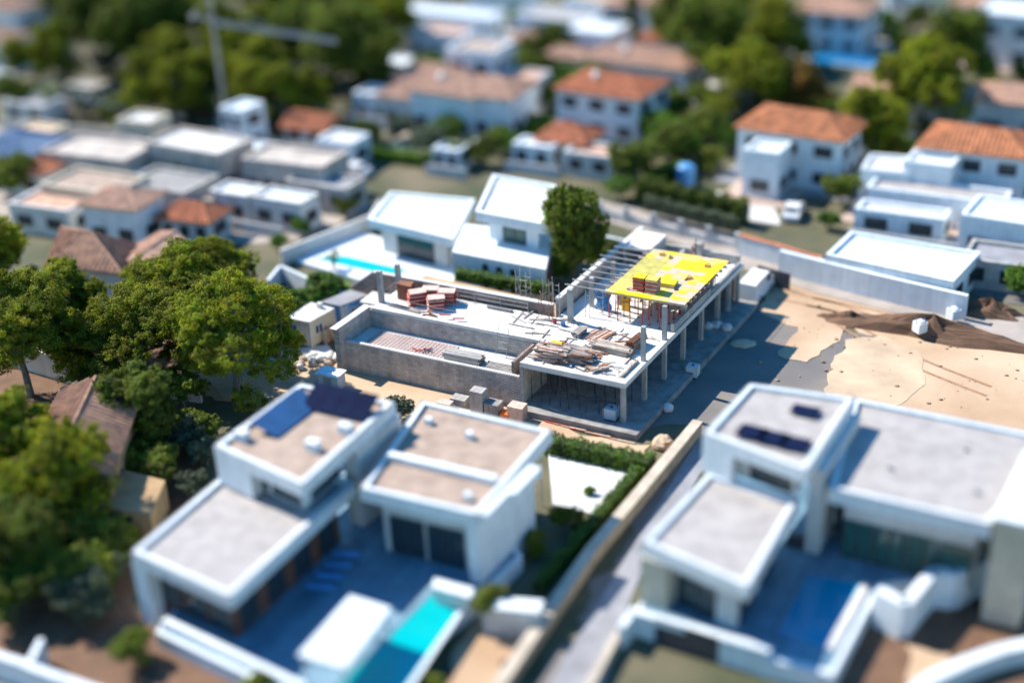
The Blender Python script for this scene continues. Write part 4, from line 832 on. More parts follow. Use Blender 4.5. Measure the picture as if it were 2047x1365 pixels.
# ------------------------------------------------------------------ left villa
lv = empty('villa', P(700, 1100, 0), 'white modern villa at lower left with tan flat roofs, turquoise pool and canopy', 'villa')
ZT = 1.3
MB().prism(PX([(310, 1262), (600, 1400), (660, 1430), (960, 1192), (1045, 1110), (900, 940), (760, 930), (560, 960)], ZT), 0, ZT-.02).build('terrace_base', WHITE, lv)
MB().prism(PX([(322, 1258), (605, 1390), (655, 1412), (947, 1190), (1032, 1110), (895, 946), (762, 936), (562, 966)], ZT), ZT-.018, ZT+.03).build('terrace_floor', SHADEB, lv)
pl = PX([(262, 1105), (459, 1196), (712, 966), (500, 905)], 5.8); pu = PX([(427, 893), (604, 973), (790, 806), (600, 768)], 8.8); pr_ = PX([(719, 978), (956, 1032), (1104, 862), (843, 802)], 6.9)
def open_block(root, q, z0, zt, roof, wood=WOODR, piers=True, th=.9, pwl=.45, glass=GLASS):
    """overhanging roof box with deep fascia on recessed walls"""
    MB().prism(q, zt-th, zt-.25).build('roof_slab', WHITE, root)
    inn = inset(q, pwl)
    for i in range(4): MB().prism([q[i], q[(i+1) % 4], inn[(i+1) % 4], inn[i]], zt-.248, zt+.12).build('parapet', WHITE, root)
    MB().prism(inset(q, pwl+.01), zt-.248, zt-.16).build('roof', roof, root)
    i2 = inset(q, 1.1); MB().prism(i2, z0, zt-th-.002).build('wall', wood, root)
    return i2
i2 = open_block(lv, pl, ZT-1.0, 5.8, GRAVEL); winrow(lv, i2[0], i2[1], 3, ZT+.2, ZT+2.6, .8)
winrow(lv, i2[1], i2[2], 4, ZT+.2, ZT+2.6, .6)
MB().prism([pl[0], lerp(pl[0], pl[1], .13), lerp(pl[0], pl[1], .13)+BX*1.0, pl[0]+BX*1.0], 0, 4.88).build('pier', WHITE, lv)
MB().wallseg(pl[0], pl[3], .3, 0, 4.88).build('side_wall', WHITE, lv)
i2 = open_block(lv, pu, 5.9, 8.8, GRAVELT, WHITE); winrow(lv, i2[0], i2[1], 2, 6.1, 8.0, .85); window(lv, i2[1], i2[2], .1, .45, 6.1, 8.0)
MB().prism([pu[0], lerp(pu[0], pu[1], .4), lerp(pu[0], pu[1], .4)+BX*1.1, pu[0]+BX*1.1], 5.82, 7.88).build('pier', WHITE, lv)
MB().prism([lerp(pu[1], pu[2], .55), pu[2]+Vector((.3, 0, 0)), pu[2]-BX*.2+AX*1.2, lerp(pu[1], pu[2], .55)+AX*1.2], ZT, 7.88).build('stair_tower', WHITE2, lv)
i2 = open_block(lv, pr_, ZT-1.5, 6.9, GRAVELT, WHITE2); window(lv, i2[0], i2[1], .08, .45, ZT+.1, ZT+3.2); window(lv, i2[0], i2[1], .5, .9, ZT+.1, ZT+3.2)
MB().prism([pr_[1]+AX*.1, pr_[1]+BX*7.5+AX*.1, pr_[1]+BX*7.5+AX*.9, pr_[1]+AX*.9], 0, 5.98).build('side_wall', WHITE, lv)
a, b = lerp(pr_[0], pr_[3], .36), lerp(pr_[1], pr_[2], .36)
MB().wallseg(lerp(a, b, .04), lerp(a, b, .92), .6, 6.75, 7.25).build('roof_beam', WHITE, lv)
MB().wallseg(lerp(pr_[0], pr_[1], .04), lerp(pr_[0], pr_[1], .96), .1, 7.02, 7.1).build('roof_edge', WHITE, lv)
MB().prism([pr_[1]+BX*.2-AX*.02, pr_[1]+BX*6.8-AX*.02, pr_[1]+BX*6.8-AX*.9, pr_[1]+BX*3.2-AX*.9, pr_[1]+BX*3.0-AX*.5, pr_[1]+BX*.2-AX*.5], 6.3, 7.0).build('roof_ledge', WHITE, lv)
for t_, s_ in ((.15, .8), (.5, .75), (.82, .15)):
    c = lerp(lerp(pr_[0], pr_[1], t_), lerp(pr_[3], pr_[2], t_), s_); MB().box((c.x, c.y, 6.74), .5, .5, .5, angD).build('vent', WHITE, lv)
sp = MB()
for k in range(4):
    a = lerp(lerp(pu[3], pu[2], .28+.165*k), lerp(pu[0], pu[1], .28+.165*k), .10); a.z = 0; mb = MB(); e = -AX*1.3; q = -BX*1.9
    mb.add([a+Vector((0, 0, 10.0)), a+e+Vector((0, 0, 10.0)), a+e+q+Vector((0, 0, 8.9)), a+q+Vector((0, 0, 8.9)), a+Vector((0, 0, 9.94)), a+e+Vector((0, 0, 9.94)), a+e+q+Vector((0, 0, 8.84)), a+q+Vector((0, 0, 8.84))], [(0, 1, 2, 3), (7, 6, 5, 4), (0, 4, 5, 1), (1, 5, 6, 2), (2, 6, 7, 3), (3, 7, 4, 0)]); s_ = mb.build('solar_panel', PANEL, lv)
    for (c, zz) in ((a, 9.95), (a+e, 9.95), (a+q, 8.85), (a+e+q, 8.85)): MB().bar((c.x, c.y, 8.6), (c.x, c.y, zz), .03).build('panel_leg', STEEL, s_)
for k in range(6):
    a = lerp(lerp(pu[0], pu[3], .30+.09*k), lerp(pu[1], pu[2], .30+.09*k), .12); a.z = 0; MB().add([a+Vector((0, 0, 9.5)), a+BX*.9+Vector((0, 0, 9.5)), a+BX*.9-AX*2.2+Vector((0, 0, 8.8)), a-AX*2.2+Vector((0, 0, 8.8)), a+Vector((0, 0, 9.44)), a+BX*.9+Vector((0, 0, 9.44)), a+BX*.9-AX*2.2+Vector((0, 0, 8.74)), a-AX*2.2+Vector((0, 0, 8.74))], [(0, 1, 2, 3), (7, 6, 5, 4), (0, 4, 5, 1), (1, 5, 6, 2), (2, 6, 7, 3), (3, 7, 4, 0)]).build('solar_panel', mat('blue_solar_face', (.015, .075, .20), rough=.5), lv)
for t_, s_ in ((.12, .2), (.75, .35), (.85, .6)):
    c = lerp(lerp(pu[0], pu[1], t_), lerp(pu[3], pu[2], t_), s_); MB().box((c.x, c.y, 8.65), .9, .7, .7, angD).build('roof_unit', WHITE, lv)
PQ = PX([(868, 1180), (938, 1198), (800, 1400), (640, 1400)], ZT)
MB().prism(PQ, ZT+.031, ZT+.07).build('pool_water', WATER, lv)
for i in range(4): MB().wallseg(PQ[i], PQ[(i+1) % 4], .35, ZT+.032, ZT+.12+.003*i).build('pool_coping', WHITE if i != 3 else SHADEB, lv)
MB().wallseg(*PX([(330, 1250), (610, 1385)], ZT), .5, ZT+.031, ZT+.6).build('terrace_parapet', WHITE, lv)
cn = PX([(700, 1190), (782, 1216), (690, 1336), (595, 1310)], ZT+2.6)
MB().prism(cn, ZT+2.5, ZT+2.68).build('canopy_roof', WHITE, lv)
for p in inset(cn[::-1], .25): MB().box((p.x, p.y, ZT+.03), .15, .15, 2.46, angD).build('canopy_post', WHITE, lv)
for i in range(4):                                                  # loungers under the shaded terrace side
    c = P(640+i*18, 1180-i*22, ZT); o = empty('sun_lounger', c+Vector((0, 0, .032)), ['nearest', 'second', 'third', 'farthest'][i]+' blue sun lounger in the row beside the canopy', 'sun lounger', 'blue sun loungers beside the canopy')
    l = o.location; MB().box(l+Vector((0, 0, .25)), 1.9, .65, .08, aB-1.2).build('bed', BLUEP, o)
    for s in (-1, 1):
        for t_ in (-1, 1): MB().bar(l+Vector((s*.7*math.cos(aB-1.2)+t_*.02, s*.7*math.sin(aB-1.2)+t_*.25, 0)), l+Vector((s*.7*math.cos(aB-1.2)+t_*.02, s*.7*math.sin(aB-1.2)+t_*.25, .25)), .02).build('leg', STEEL, o)
o = empty('dining_table', P(815, 1062, ZT+.03), 'wooden dining table on the dark terrace under the right wing roof', 'table'); l = o.location
MB().box(l+Vector((0, 0, .7)), 2.4, 1.1, .06, angD).build('tabletop', TIMB, o)
for s in (-1, 1):
    for t_ in (-1, 1): c = l-AX*1.0*s+BX*.4*t_; MB().bar(c, c+Vector((0, 0, .7)), .04).build('leg', TIMB, o)
def planter(label, pts, z0, z1):
    r = empty('planter', Vector((pts[0].x, pts[0].y, z0)), label, 'planter'); MB().prism(pts, z0, z1-.12).build('wall', WHITE2, r); MB().prism(inset(pts if (pts[1]-pts[0]).cross(pts[2]-pts[1]).z > 0 else pts[::-1], -.08), z1-.12, z1).build('coping', WHITE, r)
planter('white topped stone wall block beside the lane behind the pool', PX([(958, 1190), (1085, 1200), (1075, 1222), (965, 1212)], 2.3), 0, 2.3)
planter('white bench wall at the far end of the turquoise pool', PX([(870, 1156), (945, 1176), (938, 1192), (866, 1172)], 2.7), ZT+.03, 2.7)
sheet('white_gravel_yard', PX([(1095, 905), (1278, 938), (1212, 1035), (1105, 1010)], 0), .12, WHITE2)
sheet('pool_side_paving', PX([(960, 1230), (1080, 1235), (980, 1400), (860, 1400)], 0), .1, SAND)
wall_thing('long tan wall along the lane beside the left villa', PX([(1395, 842), (1180, 1100), (960, 1420)], 1.2), 0, 1.2, .7, mat('tan_stone', (.40, .30, .20), var=.2, scale=1), name='lane_wall', cap=mat('pale_stone', (.5, .42, .33)))

def downpipe(root, p, z0, z1): MB().bar((p.x, p.y, z0), (p.x, p.y, z1), .05).build('downpipe', STEEL, root)
for q_, z_ in ((pl, 5.8), (pu, 8.8), (pr_, 6.9)):
    for i in range(4):
        a, b = q_[i], q_[(i+1) % 4]; d = (b-a).normalized(); n = Vector((d.y, -d.x, 0)); MB().wallseg(a+n*-.08, b+n*-.08, .12, z_+.122, z_+.15).build('metal_coping', STEEL, lv)
    downpipe(lv, lerp(q_[2], q_[3], .1)+BX*.12, .1, z_-.9)
# ------------------------------------------------------------------ right villa
rv = empty('villa', P(1650, 1080, 0), 'white modern villa at lower right with pale grey roofs, solar panels and deep blue pool', 'villa')
ZR = 1.5
tb = PX([(1262, 1232), (1540, 1318), (1665, 1350), (1760, 1172), (2150, 1115), (2200, 900), (1640, 880), (1420, 960)], ZR)
MB().prism(tb, 0, ZR-.02).build('terrace_base', WHITE, rv)
MB().prism(PX([(1275, 1226), (1545, 1308), (1658, 1336), (1750, 1166), (2140, 1108), (2190, 905), (1640, 890), (1425, 966)], ZR), ZR-.018, ZR+.03).build('terrace_floor', SHADEB, rv)
ql = PX([(1283, 1085), (1495, 1178), (1597, 1000), (1415, 945)], 6.1); qu = PX([(1405, 868), (1612, 945), (1710, 797), (1497, 768)], 9.2); qr = PX([(1655, 978), (1980, 1052), (2125, 880), (1706, 797)], 7.4)
i2 = open_block(rv, ql, ZR-.3, 6.1, GRAVEL, WHITE2); window(rv, i2[0], i2[1], .2, .72, ZR+.1, ZR+2.5); winrow(rv, i2[1], i2[2], 2, ZR+.1, ZR+2.5, .7)
MB().prism([ql[0]-BX*.2, lerp(ql[0], ql[1], .25), lerp(ql[0], ql[1], .25)+BX*1.3, ql[0]+BX*1.3], ZR, 5.18).build('pier', CREAM, rv)
i2 = open_block(rv, qu, 6.2, 9.2, GRAVEL, WHITE2); window(rv, i2[0], i2[1], .4, .95, 6.4, 8.2)
MB().prism([qu[0], lerp(qu[0], qu[1], .3), lerp(qu[0], qu[1], .3)+BX*1.1, qu[0]+BX*1.1], 6.2, 8.28).build('pier', WHITE, rv)
MB().prism([qu[1]+BX*2-AX*.6, qu[2]-BX*.5-AX*.6, qu[2]-BX*.5+AX*.4, qu[1]+BX*2+AX*.4], ZR, 8.28).build('stair_tower', WHITE2, rv)
i2 = open_block(rv, qr, ZR-.3, 7.4, GRAVEL, WHITE2, th=1.0); winrow(rv, i2[0], i2[1], 4, ZR+.1, ZR+3.2, .94, DARK, GLASSG)
MB().prism([qr[1]-AX*.2, qr[1]-AX*2.6, qr[1]-AX*2.6+BX*9, qr[1]-AX*.2+BX*9], 0, 7.9).build('end_tower', CREAM, rv)
MB().prism([qr[1]-AX*.05, qr[1]-AX*2.8, qr[1]-AX*2.8+BX*9.2, qr[1]-AX*.05+BX*9.2], 7.9, 8.1).build('tower_roof', WHITE, rv)
for k in range(3):
    c = P(1503+k*43, 866+k*11.5, 9.2); MB().obox((c.x, c.y, 9.32), -AX*.95, BX*.8-AX*.0, (0, 0, .04)).build('solar_panel', PANEL, rv)
c = P(1610, 823, 9.2); MB().obox((c.x, c.y, 9.32), -AX*.95, BX*.6, (0, 0, .04)).build('solar_panel', PANEL, rv)
PQ = PX([(1612, 1145), (1731, 1167), (1658, 1300), (1548, 1272)], ZR)
MB().prism(PQ, ZR+.031, ZR+.07).build('pool_water', WATERSH, rv)
for i in range(4): MB().wallseg(PQ[i], PQ[(i+1) % 4], .3 if i != 1 else .6, ZR+.032, ZR+.13+.003*i).build('pool_coping', SHADEB if i != 1 else WHITE2, rv)
MB().wallseg(*PX([(1258, 1228), (1540, 1310)], ZR), .6, ZR+.031, ZR+.5).build('terrace_parapet', WHITE, rv)
g0, g1 = PX([(1262, 1232), (1540, 1318)], ZR); MB().wallseg(lerp(g0, g1, .18)+BX*-.02, lerp(g0, g1, .64)+BX*-.02, .12, .05, 2.0).build('garage_door', DARK, rv)
MB().wallseg(g0-BX*1.5, g0, .5, 0, 1.8).build('side_wall', WHITE, rv)
wav = PX([(1760, 1172), (1815, 1200), (1870, 1135), (1915, 1140), (1960, 1115), (2150, 1110)], 2.6)
wall_thing('wavy white garden wall below the right villa terrace', [p-BX*.6 for p in wav], 0, 2.9, .8, WHITE)
wall_thing('curved white wall at the bottom right corner', PX([(1800, 1400), (1860, 1352), (1930, 1320), (2000, 1295), (2120, 1270)], 1.4), 0, 1.4, .9, WHITE)
wall_thing('pale stone wall stub at the lane edge below the right villa', PX([(1262, 1220), (1215, 1300), (1150, 1420)], .9), 0, .9, .5, mat('pale_stone', (.5, .42, .33)), name='lane_wall')
for i, (x, y) in enumerate(((1665, 1065), (1745, 1078))):
    o = empty('parasol', P(x, y, ZR+.03), ['left', 'right'][i]+' folded pale parasol on the right villa terrace', 'parasol'); l = o.location
    MB().bar(l, l+Vector((0, 0, 2.4)), .04).build('pole', STEEL, o); MB().bar(l+Vector((0, 0, 1.0)), l+Vector((0, 0, 2.5)), .2, 8, .06).build('canopy', WHITE2, o); MB().bar(l, l+Vector((0, 0, .08)), .35, 10).build('base', CONC, o)
for i, (x, y) in enumerate(((1720, 1085), (1790, 1090), (1600, 1080))):
    o = empty('garden_sofa', P(x, y+10, ZR+.03), ['left', 'right', 'small'][i]+' dark garden sofa on the right villa terrace', 'sofa'); l = o.location
    MB().box(l, 1.8, .8, .4, angD).build('seat', DARK, o); MB().box(l+BX*.38, 1.8, .15, .8, angD).build('backrest', CARG, o)
for q_, z_ in ((ql, 6.1), (qu, 9.2), (qr, 7.4)):
    for i in range(4):
        a, b = q_[i], q_[(i+1) % 4]; d = (b-a).normalized(); n = Vector((d.y, -d.x, 0)); MB().wallseg(a+n*-.08, b+n*-.08, .12, z_+.122, z_+.15).build('metal_coping', STEEL, rv)
for t_, s_ in ((.3, .35), (.62, .7), (.8, .3)):
    c = lerp(lerp(qr[0], qr[1], t_), lerp(qr[3], qr[2], t_), s_); MB().bar((c.x, c.y, 7.2), (c.x, c.y, 7.55), .16, 10).build('roof_vent', STEEL, rv)
# white wall bottom-left corner
wall_thing('white boundary wall across the lower left corner', PX([(-60, 1290), (45, 1322), (60, 1330), (260, 1400)], 2.0), 0, 2.0, .55, WHITE)
wall_thing('short white wall stub meeting the lower left boundary wall', PX([(60, 1318), (82, 1275)], 2.0), 0, 2.0, .4, WHITE)
sheet('stone_pavement', PX([(-80, 1345), (40, 1375), (200, 1440), (-80, 1440)], 0), .12, CONCD)

# ------------------------------------------------------------------ left houses and walls
wall_thing('pale grey wall running below the pine cluster at left', PX([(-40, 668), (90, 705), (190, 740), (250, 765)], 2.4), 0, 2.4, .35, WHITE2, cap=WHITE2)
wall_thing('pale wall running behind the pines towards the cabins', PX([(250, 760), (400, 780)], 1.2), 0, 1.2, .3, WHITE2)
wall_thing('white wall with peak left of the turquoise pool', PX([(535, 560), (560, 530), (625, 560), (690, 585)], 1.8), 0, 1.8, .3, WHITE)
h1 = empty('tiled_house', P(170, 520), 'old house with brown barrel tile roof behind the left pines', 'house')
q = PX([(100, 528), (240, 545), (262, 492), (128, 462)], 4.2); MB().prism(q, 0, 4.2).build('wall', WHITE, h1); tile_roof(h1, q, 4.2, 2.2, TILEB, 'hip'); window(h1, q[0], q[1], .3, .5, 1, 2.4)
h2 = empty('tiled_house', P(300, 520), 'smaller white house with striped tile roof right of old house', 'house')
q = PX([(240, 515), (300, 560), (380, 500), (320, 470)], 3.6); MB().prism(q, 0, 3.6).build('wall', WHITE, h2); tile_roof(h2, q, 3.6, 1.0, TILEP, 'gable'); window(h2, q[0], q[1], .3, .6, 1, 2.4)
h3 = empty('tiled_house', P(150, 900), 'ochre house with old tile roof partly hidden by lower left pine', 'house')
q = PX([(70, 890), (215, 950), (265, 815), (130, 785)], 4.6); MB().prism(q, 0, 4.6).build('wall', OCHRE, h3); tile_roof(h3, q, 4.6, 1.8, TILEB, 'gable'); winrow(h3, q[0], q[1], 2, 1, 2.6); winrow(h3, q[1], q[2], 2, 1, 2.8)
q = PX([(150, 1000), (300, 1030), (330, 960), (215, 930)], 2.6); MB().prism(q, 0, 2.6).build('porch', OCHRE, h3); window(h3, q[0], q[1], .35, .75, .6, 2.2)
house('white block house with blue shaded front above the old tiled roof', rect(250, 425, 3, 6.5, 5, 8), 4.6, WHITE, TILEP, 'hip', win=(2, 1), rise=1.0)
house('low house with small red roof right of the white block house', rect(390, 440, 2, 6, 4, 6), 2.8, WHITE2, TILE, 'hip', win=(3, 1), rise=1.2)
house('low white house at left edge above old tiled roof', rect(110, 420, 2, 8, 5, 4), 3.0, WHITE2, TILEP, 'flat', win=(2, 1))
# grey development in the upper left middle
house('long flat roofed pale building below the wood, left part', rect(200, 300, 4, 12, 6.5, 5), 4.1, BEIGE, BEIGE, win=(5, 2))
house('long flat roofed pale building below the wood, middle part', rect(400, 300, 4, 11, 6, -3), 4.9, BEIGE, WHITE2, win=(5, 2))
house('long flat roofed pale building below the wood, right part', rect(590, 318, 4, 10.5, 5.5, 4), 4.2, BEIGE, BEIGE, win=(5, 2))
house('pinkish flat roof block in the grey yard', rect(190, 370, 3.5, 10, 6, 2), 3.8, CREAM, GRAVELT, win=(3, 1))
house('bright white flat roof in the grey yard, left of two', rect(475, 385, 3, 5, 3.4, 0), 3.2, WHITE2, WHITE, win=(2, 1))
house('bright white flat roof in the grey yard, right of two', rect(570, 398, 3, 6.5, 3.4, 0), 3.2, WHITE2, WHITE, win=(2, 1))
house('grey concrete shell with dark openings in the yard', rect(340, 370, 3, 9, 6, 0), 3.4, CONC, CONCD, win=(4, 1))
house('grey long block behind the right white roofs', rect(650, 360, 3, 8, 4, 0), 2.8, CONC, PAVE, win=(3, 1))
house('blue grey roofed house at the left edge', rect(40, 290, 4, 9, 7, 0), 4.2, WHITE, mat('blue_grey_roof', (.16, .24, .36)), 'hip', win=(3, 1), rise=1.0)
house('house with faded red roof at the left edge', rect(55, 330, 3, 8, 4, 0), 3.0, WHITE, TILE, 'hip', win=(2, 1), rise=.9)
wall_thing('grey wall in front of the wood at upper left', PX([(0, 240), (270, 262), (420, 262), (695, 300)], 1.5), 0, 1.5, .3, CONC)
wall_thing('white wall below the grey yard beside the pool villa', PX([(560, 500), (740, 430), (760, 400)], 1.8), 0, 1.8, .3, WHITE2)
# white pool villa
pv = empty('villa', P(950, 470), 'white villa with turquoise pool and slit windows behind the building site', 'villa')
qa = PX([(735, 440), (905, 480), (950, 400), (780, 385)], 4.2); i2 = open_block(pv, qa, 0, 4.2, WHITE, WHITE2, th=.8); window(pv, i2[0], i2[1], .25, .8, .4, 3)
qb = PX([(950, 425), (1095, 452), (1112, 372), (985, 350)], 7.6); i2 = open_block(pv, qb, 0, 7.6, WHITE2, WHITE, th=.9); window(pv, i2[0], i2[1], .3, .75, 4.6, 6.2, DARK, GLASSG)
qc = PX([(905, 505), (1090, 540), (1105, 470), (930, 450)], 4.4); MB().prism(qc, 0, 4.2).build('wall', WHITE, pv); MB().prism(inset(qc, -.05), 4.2, 4.5).build('roof', WHITE, pv)
for k in range(3): window(pv, qc[0], qc[1], .33+.15*k, .38+.15*k, .6, 3.8)
for k in range(4): window(pv, qc[1], qc[2], .1+.2*k, .18+.2*k, .6, 3.6)
MB().prism(PX([(590, 520), (710, 460), (910, 520), (905, 575), (720, 560)], .4), 0, .4).build('pool_deck', WHITE, pv)
PQ = PX([(640, 515), (810, 545), (795, 556), (655, 530)], .42); PQ = PX([(630, 518), (690, 512), (812, 540), (790, 552)], .42)
MB().prism(PQ, .401, .46).build('pool_water', WATER, pv)
wall_thing('white wall right of the dark dense tree by the road', PX([(1205, 470), (1290, 490)], 3.0), 0, 3.0, .3, WHITE)
MB().prism([S(11.2, 9.3), S(29, 9.3), S(27, 14), S(11.2, 13)], 0, 3.2).build('earth_bank', mat('orange_earth', (.45, .22, .09), scale=.5, col2=(.5, .4, .26), bump=.4, bscale=4), kind='structure')
# road side wall with railing
rw = empty('road_wall', P(1205, 430), 'white wall with dark railing along the road below the hedge', 'wall')
pp = PX([(1200, 418), (1473, 482)], 1.0)
MB().wallseg(pp[0], pp[1], .3, 0, 1.0).build('wall_panel', WHITE2, rw)
for i in range(6): c = lerp(pp[0], pp[1], i/5); MB().box((c.x, c.y, 0), .45, .45, 1.9, angD).build('pier', WHITE2, rw)
me_ = MB().bar((0, 0, 1.0), (0, 0, 1.7), .025, 4).mesh('railing_bar', DARK)
for i in range(60): link('railing_bar', me_, rw, lerp(pp[0], pp[1], (i+.5)/60)-rw.location)
wall_thing('lavender white road wall with red coping, right of the hedge', PX([(1478, 470), (1560, 492), (1640, 515)], 2.2), 0, 2.2, .4, WHITE, cap=TILE)
wall_thing('long white wall bounding the sandy yard', PX([(1560, 500), (1740, 545), (1935, 590)], 2.6), 0, 2.6, .5, WHITE)
house('low white terrace building behind the long white wall', PX([(1650, 515), (1905, 570), (1960, 510), (1700, 468)], 3.0), 3.0, WHITE, WHITE, win=(4, 2))
o = wall_thing('dark metal gate between road and asphalt', PX([(1515, 530), (1580, 548)], 1.8), 0, 1.8, .1, DARK, name='site_gate', cat='gate')
bl = empty('water_tank', P(1370, 372), 'blue round topped water tank beside the white forecourt', 'tank'); l = bl.location
MB().bar(l, l+Vector((0, 0, 2.2)), 1.1, 16).build('barrel', mat('light_blue_tank', (.12, .36, .65), rough=.4), bl); MB().sphere((l.x, l.y, 2.2), 1.1, 1.1, .5, 16, 8).build('lid', mat('light_blue_tank', (.12, .36, .65)), bl, smooth=True)
for (x, y, r, lb) in ((1028, 262, .9, 'white round water tank beside the blue white houses'), (1212, 232, .8, 'white round tank against the red roofed house'), (960, 305, .9, 'low white pavilion beside the green trees')):
    o = empty('round_tank', P(x, y), lb, 'tank'); l = o.location; MB().bar(l, l+Vector((0, 0, 1.6)), r, 14).build('barrel', WHITE, o); MB().sphere((l.x, l.y, 1.6), r, r, .35, 14, 6).build('lid', WHITE, o, smooth=True)
# ------------------------------------------------------------------ background houses
HS = [('white house with bright red roof above the pool villa', 1225, 262, 11, 8, 6, WHITE, TILE, 'hip', (3, 2)), ('small red roofed annex below the bright red roofed house', 1140, 318, 6, 5, 3, WHITE2, TILE, 'hip', (2, 1)),
  ('low pink terrace house by the road bend', 1190, 345, 6, 4, 2.6, WHITE2, TILEP, 'flat', (2, 1)), ('pale two storey house with orange roof at right of site', 1600, 350, 12, 8, 6.2, WHITE, TILEO, 'hip', (3, 3)),
  ('white stair tower house left of the orange roof', 1530, 385, 4, 4, 5.2, WHITE, WHITE, 'flat', (1, 1)), ('white house with orange roof and blue shaded front at right', 1950, 385, 11, 8, 6, WHITE, TILEO, 'hip', (3, 2)),
  ('white block left of the blue shaded house at right', 1860, 405, 5, 6, 5.2, WHITE, WHITE, 'flat', (1, 1)), ('blue shaded long house under the right orange roof', 1870, 440, 14, 4, 3.2, WHITE, GRAVEL, 'flat', (6, 1)),
  ('white house with pink roof and blue front at top right', 1668, 95, 10, 8, 6, WHITE, TILEP, 'hip', (3, 2)), ('white house with ribbed tiles behind the tallest pine', 1825, 262, 14, 6, 5, WHITE, TILEP, 'gable', (4, 2)),
  ('white house at the top right corner', 2020, 120, 9, 8, 7, WHITE, WHITE, 'flat', (2, 2)), ('pink brown roofed house at right edge', 2030, 265, 10, 6, 4.5, WHITE2, TILEP, 'hip', (2, 2)),
  ('orange roofed house at the top middle', 1285, 85, 10, 7, 6, WHITE, TILEP, 'hip', (3, 2)), ('pale flat house left of the orange roof at top', 1195, 62, 8, 6, 5, WHITE, SANDP, 'flat', (3, 2)),
  ('long pinkish roofed row behind the red roofed house', 1285, 175, 15, 6, 4, WHITE2, TILEP, 'hip', (4, 2)), ('white flat house left of the long pinkish row', 1190, 125, 8, 6, 5, WHITE, WHITE, 'flat', (3, 2)),
  ('white house at top with long blue shaded wall', 1120, 90, 12, 6, 4.5, WHITE, GRAVEL, 'flat', (4, 1)), ('pink roofed house in the centre background, left', 870, 215, 8, 6, 4.5, WHITE, TILEP, 'hip', (2, 2)),
  ('blue white house in the centre background with brown roof', 915, 255, 9, 7, 5.5, WHITE, TILEP, 'hip', (3, 2)), ('white house with faded red roof in centre background', 990, 260, 8, 7, 5.5, WHITE, TILEP, 'hip', (3, 2)),
  ('tall white flat house behind the centre background group', 965, 195, 7, 6, 7, WHITE, GRAVELT, 'flat', (2, 2)), ('pale house left of the centre background group', 830, 245, 7, 5, 4, WHITE2, TILEP, 'hip', (2, 1)),
  ('long white wall like building at top beside the wood', 905, 70, 16, 5, 3.5, WHITE, WHITE, 'flat', (4, 1)), ('pinkish flat roof house below the long white building', 890, 115, 9, 5, 4, WHITE, TILEP, 'flat', (3, 1)),
  ('white house at top middle cut by the frame', 1010, 35, 10, 6, 5, WHITE, WHITE, 'flat', (3, 1)), ('white house at the top left corner', 25, 65, 9, 6, 4.5, WHITE, TILEP, 'hip', (3, 1)),
  ('pink roofed house at the left edge below the top corner', 10, 125, 7, 6, 4, WHITE, TILEP, 'hip', (2, 1)), ('white house behind the wood at top left', 90, 45, 6, 5, 6, WHITE, GRAVEL, 'flat', (2, 2)),
  ('dark shaded white garage house at the top right', 1830, 20, 8, 6, 4.5, WHITE, WHITE2, 'flat', (2, 1)), ('white roofed house at the top middle right', 1390, 15, 8, 6, 5, WHITE2, TILEP, 'hip', (2, 1)),
  ('small grey roofed shed beside the upper left palm', 75, 240, 7, 4, 2.6, WHITE2, PAVE, 'flat', (2, 0)), ('low pink roofed shed right of the upper left palm', 180, 205, 5, 3, 2.4, CREAM, GRAVEL, 'flat', (2, 0)),
  ('small house with red roof under the wood', 630, 285, 6, 4, 2.4, WHITE2, TILE, 'gable', (2, 1)), ('dark blue sided house at right edge behind the car park', 2010, 500, 8, 6, 4, WHITE, WHITE, 'flat', (2, 1)),
  ('grey block building right of the white terrace building', 1990, 560, 6, 5, 2.6, CONC, PAVE, 'flat', (2, 0)), ('pink roofed house behind pines, top centre right', 1330, 130, 6, 5, 4, WHITE2, TILE, 'hip', (2, 1))]
HQ = []
def clear(p, m=2.2):
    for q in HQ:
        c = sum((Vector((v.x, v.y, 0)) for v in q), Vector())/4; e = (q[1]-q[0]); f_ = (q[3]-q[0]); d = Vector((p.x, p.y, 0))-c
        if abs(d.dot(e.normalized())) < e.length/2+m and abs(d.dot(f_.normalized())) < f_.length/2+m: return False
    return True
def scatter(n, x0, x1, y0, y1, keys, sc, label, group, seed):
    rs = random.Random(seed); k = 0; tries = 0
    while k < n and tries < n*20:
        tries += 1; x, y = rs.uniform(x0, x1), rs.uniform(y0, y1)
        if not clear(P(x, y), 2.0): continue
        T(rs.choice(keys), (x, y), rs.uniform(*sc), label, group, name='broadleaf_tree'); k += 1
for (l, x, y, w_, d_, h_, wm, rm, kd, wn) in HS:
    base = P(x, y, 0); q = rect(x, y, 0, w_, d_, random.uniform(-4, 4)); hr = house(l, q, h_, wm, rm, kd, win=wn, rise=1.5)
    HQ.append(q)
    if h_ > 2.7: MB().prism(inset(q, -random.uniform(1.5, 3.2)), 0, .1+.013*(len(HQ) % 9)).build('terrace', random.choice((WHITE2, mat('pink_terrace', (.45, .33, .27)), PAVE, WHITE2, ROADT)), hr)
    if kd == 'hip' and x % 2: chimney(hr, lerp(q[0], q[2], .35), h_+.5, 1.2)
